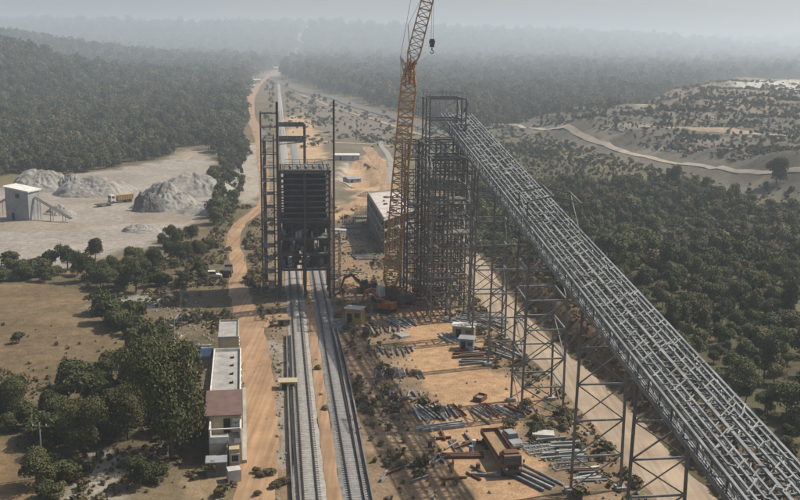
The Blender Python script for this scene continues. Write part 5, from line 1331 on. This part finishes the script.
# hidden by the gallery or not does not matter: the nearest visible ones become things of their own
right = (C_[:, 0] > 0) & (C_[:, 1] < 500)
cand = np.where(inframe & right)[0]; cand = cand[np.argsort(dd[cand])][:235]
isnear = np.zeros(len(C_), bool); isnear[cand] = True
rest = ~isnear & (vis | (C_[:, 1] < 260))
rr = RNG.random(len(C_)); big = np.where(right, .34+.72*rr**1.9, .48+.62*rr**1.4)
sc = big*C_[:, 2]**.9*np.where(LOW, .36, 1)*np.where(inpoly(ppx, ppy, P_GRN), .55, 1)
idx_kind = np.where(RNG.random(len(C_)) < .07, 6, RNG.integers(0, 6, len(C_)))
sere = (RNG.random(len(C_)) < .08+.5*sstep(.50, .68, fbm(C_[:, 0]/55, C_[:, 1]/75, 161))); idx_kind = np.where(sere, RNG.integers(7, 10, len(C_)), idx_kind); usR = right & (C_[:, 1] < 420)
def pack(mask, base_idx): return np.stack([C_[mask, 0], C_[mask, 1], cz[mask]-.1, sc[mask], RNG.uniform(0, 6.28, mask.sum()), idx_kind[mask]+base_idx], -1)
wood('forest', 'dense dry forest covering the plain and hills', pack(rest & ~usR, 0), pF)
wood('woodland', 'green woodland continuing behind the nearest trees right of the gallery', pack(rest & usR, 0), pR)
print('forest instances', rest.sum(), 'near', isnear.sum())
roots = []
for i in cand:
    k = int(idx_kind[i]); s = float(sc[i]); z = float(cz[i])-.1
    rows = ((128, 'at the bottom right corner'), (145, 'low on the right side'), (160, 'beside the lower gallery'), (175, 'right of the gallery middle'), (190, 'level with the gabled frame'), (205, 'just beyond the gabled frame'), (225, 'below the bright track'), (9999, 'right of the upper gallery'))
    band = next(b_ for a_, b_ in rows if dd[i] < a_)
    side = 'left edge' if ppx[i] < 620 else 'middle' if ppx[i] < 720 else 'right edge'
    lab = ('dry pale tree' if k == 6 else 'dry brownish tree' if k > 6 else 'slim green tree' if k in (1, 4) else 'broad bushy green tree' if k in (2, 5) else 'bushy green tree')+' at the '+side+' of the wood '+band
    t = thing('forest_tree', lab, 'tree', (float(C_[i, 0]), float(C_[i, 1]), z), random.uniform(0, 6.28), 'trees of the wood '+band); t.scale = (s, s, s*random.uniform(.85, 1.2))
    link('crown', near_proto[k][0], t); link('trunk', near_proto[k][1], t)

# single trees and bushes, lower left and around the site
big_proto = [tree_proto(15000, .185, 7.0, 8.6, -.2, 400+k, 'leafD', 13, combined=False, r=.26) for k in range(3)]
med_proto = [tree_proto(5200, .20, 4.4, 5.0, -.3, 420+k, 'leafD', 8, combined=False) for k in range(4)]
bush_proto = [tree_proto(1900, .19, 2.8, 2.3, .0, 440+k, 'leafD', 6, combined=False, r=.07) for k in range(4)]
dry_proto = [tree_proto(1200, .17, 2.4, 1.7, .0, 460+k, 'leafB', 6, combined=False, r=.06) for k in range(3)]
def plant(px, py, protos, s, label, cat='tree', group=None, name='tree', zs=1.0, k=None):
    p = G(px, py); pr_ = protos[k if k is not None else random.randrange(len(protos))]
    t = thing(name, label, cat, (p.x, p.y, p.z-.05), random.uniform(0, 6.28), group); t.scale = (s, s, s*zs)
    link('crown', pr_[0], t); link('trunk', pr_[1], t); return t
plant(172, 458, big_proto, 1.3, 'largest dark green tree standing against the left wall of the cream building', zs=1.5, k=0)
plant(150, 425, big_proto, 1.1, 'tall dark tree just left behind the largest tree', zs=1.3, k=1)
plant(188, 432, big_proto, .75, 'narrow dark tree squeezed between the largest tree and the building wall', zs=1.4, k=2)
plant(137, 392, big_proto, .85, 'dark round tree at the right corner of the brown field', zs=1.1, k=1)
plant(110, 425, big_proto, .8, 'broad dark tree left of the tall pair below the brown field', zs=.95, k=2)
plant(82, 452, big_proto, .85, 'large grey green tree with open crown at the bottom left', zs=1.1, k=0)
plant(60, 430, med_proto, 1.1, 'mid sized tree below the brown field edge, left of the grey green tree', zs=1.0, k=1)
plant(10, 420, big_proto, .75, 'pale green leafy tree at the left edge of the picture', zs=1.0, k=1)
plant(38, 487, med_proto, 1.0, 'dark tree around the foot of the utility pole', zs=1.0, k=2)
plant(112, 382, med_proto, 1.0, 'dark tree on the lower rim of the brown field', zs=1.0, k=3)
plant(160, 372, big_proto, .62, 'dark tree crown behind the two bare poles', zs=1.2, k=1)
plant(148, 395, big_proto, .95, 'tall dark tree behind the tall pair by the rubble', zs=1.3, k=2)
plant(172, 405, big_proto, .85, 'tall dark tree between the rubble and the largest tree', zs=1.3, k=0)
plant(128, 440, big_proto, .85, 'dark tree right of the grey green tree, over the pale ground', zs=1.1, k=1)
plant(100, 400, big_proto, .62, 'dark round tree under the lower rim of the brown field', zs=1.0, k=2)
plant(18, 343, bush_proto, 1.0, 'lone small bush standing in the brown field', 'bush', name='bush', k=0)
plant(210, 475, bush_proto, .9, 'dark bush at the near corner of the cream building porch', 'bush', name='bush', k=1)
plant(140, 487, med_proto, .9, 'dark shrub at the bottom beside the pale patch of ground', k=0)
plant(158, 482, bush_proto, 1.0, 'low dark bush at the bottom right of the pale patch', 'bush', name='bush', k=2)
plant(776, 184, med_proto, 1.9, 'large lone dark tree on the quarry track at the right edge', zs=1.2, k=1)
plant(690, 98, med_proto, 2.3, 'dark lone tree on top of the far spoil plateau', zs=1.5, k=2)
plant(703, 98, med_proto, 1.5, 'rounded tree right of the tallest one on the far spoil plateau', zs=1.0, k=1)
plant(712, 99, med_proto, 1.5, 'low wide tree on the far spoil plateau', zs=.8, k=3)
plant(673, 190, med_proto, 1.4, 'leaning slim tree at the bend of the bright track', zs=1.5, k=0)
def band(poly, n, protos, smin, smax, label, group, name, cat, seed):
    rnd = random.Random(seed); xs = [p[0] for p in poly]; ys = [p[1] for p in poly]; c = 0; tries = 0; made = []
    while c < n and tries < 5000:
        tries += 1; px, py = rnd.uniform(min(xs), max(xs)), rnd.uniform(min(ys), max(ys))
        if not inpoly(np.array([px]), np.array([py]), poly)[0]: continue
        t = plant(px, py, protos, rnd.uniform(smin, smax), label, cat, group, name, rnd.uniform(.8, 1.25)); c += 1; made.append(t)
    number_left_to_right(made)
band([(55, 285), (70, 262), (140, 255), (158, 262), (150, 290), (120, 300), (90, 290)], 20, med_proto, .8, 1.3, 'dark bushy tree in the belt above the brown field', 'trees in the belt below the stone yard', 'tree', 'tree', 1)
band([(150, 252), (165, 240), (205, 240), (212, 255), (185, 262), (160, 262)], 14, med_proto, .6, 1.0, 'dark green tree in the clump right of the stone yard', 'trees in the clump right of the stone yard', 'tree', 'tree', 2)
band([(0, 285), (0, 262), (50, 268), (70, 280), (40, 283)], 20, bush_proto, 1.0, 1.9, 'grey green bush along the top edge of the brown field', 'bushes above the brown field', 'bush', 'bush', 3)
band([(212, 175), (225, 165), (238, 150), (240, 200), (232, 215), (215, 230)], 20, bush_proto, 1.3, 2.3, 'green bush on the bank between stone yard and dirt road', 'bushes between stone yard and road', 'bush', 'bush', 4)
band([(90, 310), (150, 318), (170, 345), (140, 370), (125, 340)], 18, bush_proto, 1.1, 2.2, 'dark bush on the rim of the brown field by the bare poles', 'bushes on the rim of the field', 'bush', 'bush', 5)
band([(0, 385), (90, 380), (130, 400), (90, 440), (20, 455), (0, 440)], 20, bush_proto, 1.0, 2.0, 'low dark bush between the two brown fields', 'bushes between the fields', 'bush', 'bush', 6)
band([(40, 470), (90, 465), (80, 500), (30, 505)], 8, bush_proto, .9, 1.5, 'low dark bush at the bottom left near the utility pole', 'bushes near the utility pole', 'bush', 'bush', 7)
band([(140, 262), (200, 258), (205, 290), (150, 292)], 14, bush_proto, .8, 1.6, 'dark bush in the thicket below the yard', 'bushes in the thicket', 'bush', 'bush', 30)
band([(215, 225), (232, 222), (230, 262), (200, 285), (165, 285), (190, 262)], 18, dry_proto, .7, 1.3, 'dry brown bush on the slope left of the dirt road bend', 'dry bushes on the slope', 'bush', 'bush', 8)
band([(243, 240), (262, 225), (266, 290), (248, 290)], 9, dry_proto, .7, 1.4, 'dry bush between dirt road and stair tower', 'dry bushes by the stair tower', 'bush', 'bush', 9)
band([(345, 345), (375, 340), (405, 430), (430, 490), (385, 495), (370, 430)], 16, dry_proto, .3, .6, 'low dry shrub in the dark strip right of the drain', 'shrubs in the strip right of the drain', 'bush', 'bush', 10)
band([(515, 405), (570, 412), (575, 432), (530, 440), (505, 425)], 12, dry_proto, .6, 1.0, 'olive shrub at the four-legged trestle feet', 'shrubs at the four-legged trestle', 'bush', 'bush', 11)
band([(255, 470), (290, 455), (298, 500), (258, 505)], 7, dry_proto, .4, .8, 'dry shrub between dirt road and left drain at the bottom', 'shrubs by the left drain', 'bush', 'bush', 12)
band([(338, 300), (372, 315), (370, 345), (345, 345)], 9, dry_proto, .5, .9, 'dark shrub around the yellow cabin', 'shrubs around the yellow cabin', 'bush', 'bush', 13)
# ground cover ------------------------------------------------------
def tuft(seed, n=26, h=.6, w_=.6):
    rg = np.random.default_rng(seed); V = []
    for k in range(n):
        a = rg.uniform(0, 6.28); r = rg.uniform(0, w_*.5); b = np.array([r*math.cos(a), r*math.sin(a), -.03]); t = b*1.7+np.array([0, 0, h*rg.uniform(.5, 1)]); s = np.array([-math.sin(a), math.cos(a), 0])*.07
        V += [b-s, b+s, t+s*.4, t-s*.4]
    V = np.array(V); return npmesh('tuft', V, np.arange(len(V)).reshape(-1, 4), [M['grass']])
def small_bush(seed): return tree_proto(120, .34, 1.5, 1.0, 0, seed, 'leafB', 5, r=.03)
S_ = scatter(95, 330, 1.05, 1000, .55, seed=9)
px_, py_, _ = PX(S_[:, 0], S_[:, 1], 0*S_[:, 0]); D = np.zeros(len(S_))
nse = fbm(S_[:, 0]/6, S_[:, 1]/6, 131)
nearz = inpoly(px_, py_, [(-200, 600), (-200, 285), (60, 283), (150, 262), (205, 240), (225, 205), (240, 140), (262, 140), (264, 300), (262, 600)])
D = np.where(nearz, np.where(nse > .52, .95, np.where(nse > .42, .4, .04)), D)
fieldm = (sdp(S_[:, 0], S_[:, 1], P_FIELD) > 0) | (sdp(S_[:, 0], S_[:, 1], P_FIELD2) > 0)
st = sdp(S_[:, 0], S_[:, 1], P_SITE) > 0; D = np.where(st, np.where(nse > .6, .35, .02), D)
strip = inpoly(px_, py_, [(340, 320), (372, 318), (398, 400), (440, 510), (372, 510), (350, 380)]); D = np.where(strip, np.where(nse > .5, .55, .12), D)
s_ = S_[:, 0]-road_x(S_[:, 1]); D = np.where((s_ > 5) & (s_ < 16), .8, D); D = np.where((s_ > -9) & (s_ < -4.4) & (px_ > 470), .6, D)
D = np.where(np.abs(s_) < 4.2, 0, D)
for pl in (P_YARD, P_YARD2, P_QUARRY, P_MIDDIRT): D = np.where(sdp(S_[:, 0], S_[:, 1], pl) > 0, 0, D)
lr = [tuple(W(*p)[:2]) for p in LR]; D = np.where(dpoly(S_[:, 0], S_[:, 1], lr, False) < 2.9, 0, D)
for md_ in (midL, midR):
    D = np.where(dpoly(S_[:, 0], S_[:, 1], [tuple((md_+dT*t)[:2]) for t in (-100, 400)], False) < 2.6, 0, D)
off_c = W(226, 400); D = np.where((px_ > 200) & (px_ < 246) & (py_ > 335) & (py_ < 478), 0, D)
D = np.where(fieldm, np.where(nse > .6, .08, 0), D); k_ = (RNG.random(len(S_)) < D) & (px_ > -40) & (px_ < 850) & (py_ < 540); Sg = S_[k_]; pick = np.where(fieldm[k_], RNG.integers(0, 3, len(Sg)), RNG.integers(0, 5, len(Sg)))
pts = np.stack([Sg[:, 0], Sg[:, 1], hterr(Sg[:, 0], Sg[:, 1]), RNG.uniform(.35, .75, len(Sg))+.9*RNG.random(len(Sg))**6, RNG.uniform(0, 6.28, len(Sg)), pick], -1)
wood('dry_grass', 'dry grass and low weeds over the rough ground', pts, [tuft(1), tuft(2), tuft(3), small_bush(501), small_bush(502)])
# low scrub over the far clearing and the quarry benches
Q_ = scatter(300, 1250, 3.8, 600, .6, seed=29); qx, qy, _ = PX(Q_[:, 0], Q_[:, 1], 0*Q_[:, 0])
qin = (sdp(Q_[:, 0], Q_[:, 1], P_QRIGHT) > 0); qin |= inpoly(qx, qy, P_COR) | inpoly(qx, qy, [(430, 115), (470, 130), (560, 120), (640, 112), (700, 96), (1000, 96), (1000, 215), (780, 210), (640, 172), (480, 152), (430, 160)])
b_ = (fbm(Q_[:, 0]/90, Q_[:, 1]/55, 31, 3)*7) % 1; n_ = fbm(Q_[:, 0]/30, Q_[:, 1]/16, 151)
D = np.where(qin, np.where((b_ > .5) | (n_ > .55), .95, np.where(n_ > .42, .3, .04)), 0); D = np.where(inpoly(qx, qy, P_COR), np.where(n_ > .6, .5, .05), D)
QR = [(500, 128), (530, 134), (560, 139), (600, 148), (640, 158), (670, 166), (700, 173), (740, 183), (790, 191), (860, 205)]
for tr in (QR, [(640, 148), (690, 150), (760, 151), (850, 156)]):
    D = np.where(dpoly(Q_[:, 0], Q_[:, 1], [tuple(W(*p)[:2]) for p in tr], False) < 9, 0, D)
D = np.where(dpoly(Q_[:, 0], Q_[:, 1], [tuple((midL+dT*t)[:2]) for t in (0, 1500)], False) < 6, 0, D); D = np.where(dpoly(Q_[:, 0], Q_[:, 1], lr, False) < 6, 0, D)
k_ = RNG.random(len(Q_)) < D; Qg = Q_[k_]
wood('scrub', 'low dry scrub over the far clearing and quarry benches', np.stack([Qg[:, 0], Qg[:, 1], hterr(Qg[:, 0], Qg[:, 1])-.1, Qg[:, 2]*(.35+.8*RNG.random(len(Qg))**2), RNG.uniform(0, 6.28, len(Qg)), RNG.integers(0, 4, len(Qg))], -1),
    [tree_proto(170, .55, 3.2, 2.0, -.2, 601, 'leafF', 5, r=.05), tree_proto(170, .55, 3.6, 1.5, -.2, 602, 'leafF', 5, r=.05), tree_proto(150, .5, 2.8, 1.8, -.2, 603, 'leafB', 5, r=.05), tree_proto(150, .5, 4.0, 1.3, -.2, 604, 'leafB', 6, r=.05)])
# loose stones
def stone(seed):
    rg = np.random.default_rng(seed); mb = MB(); v = np.array([(-1, -1, -1), (1, -1, -1), (1, 1, -1), (-1, 1, -1), (-1, -1, 1), (1, -1, 1), (1, 1, 1), (-1, 1, 1)], float)*.2+rg.uniform(-.08, .08, (8, 3)); v[4:, :2] *= .65
    return npmesh('stone', v, np.array([(3, 2, 1, 0), (4, 5, 6, 7), (0, 1, 5, 4), (1, 2, 6, 5), (2, 3, 7, 6), (3, 0, 4, 7)]), [M['stone']])
T_ = scatter(95, 300, 1.1, 1000, .5, seed=19); px_, py_, _ = PX(T_[:, 0], T_[:, 1], 0*T_[:, 0]); D = np.full(len(T_), 0.0)
ns = fbm(T_[:, 0]/5, T_[:, 1]/5, 141)
D = np.where(sdp(T_[:, 0], T_[:, 1], P_SITE) > 0, np.where(ns > .5, .45, .1), D)
D = np.where(inpoly(px_, py_, [(150, 300), (200, 300), (215, 350), (200, 400), (170, 350)]), .6, D)
D = np.where(inpoly(px_, py_, [(265, 345), (290, 345), (298, 470), (270, 460)]), .8, D)
D = np.where(sdp(T_[:, 0], T_[:, 1], P_YARD) > 0, .02, D)
s_ = T_[:, 0]-road_x(T_[:, 1]); D = np.where(np.abs(s_) < 4.2, 0, D)
D = np.where(dpoly(T_[:, 0], T_[:, 1], lr, False) < 2.6, .02, D)
for md_ in (midL, midR): D = np.where(dpoly(T_[:, 0], T_[:, 1], [tuple((md_+dT*t)[:2]) for t in (-100, 400)], False) < 2.5, 0, D)
k_ = (RNG.random(len(T_)) < D); Tg = T_[k_]
wood('rubble', 'loose stones and rubble strewn over the site', np.stack([Tg[:, 0], Tg[:, 1], hterr(Tg[:, 0], Tg[:, 1])+.05, RNG.uniform(.3, 1.25, len(Tg))+.9*RNG.random(len(Tg))**8, RNG.uniform(0, 6.28, len(Tg)), RNG.integers(0, 4, len(Tg))], -1), [stone(k) for k in range(4)])

# ================================================================== HAZE
def build_haze():
    m = bpy.data.materials.new('haze'); m.use_nodes = True; n = m.node_tree.nodes; l = m.node_tree.links; n.clear()
    o = n.new('ShaderNodeOutputMaterial'); v = n.new('ShaderNodeVolumePrincipled')
    v.inputs['Color'].default_value = (*HAZE_COL, 1); v.inputs['Density'].default_value = HAZE; v.inputs['Anisotropy'].default_value = 0.2
    l.new(v.outputs[0], o.inputs['Volume'])
    mb = MB(); mb.box((0, 10800, 115), (54000, 24000, 300)); ob = mb.build('haze', m)
    struct(ob, 'stuff', 'pale dusty air over the whole valley')
build_haze()
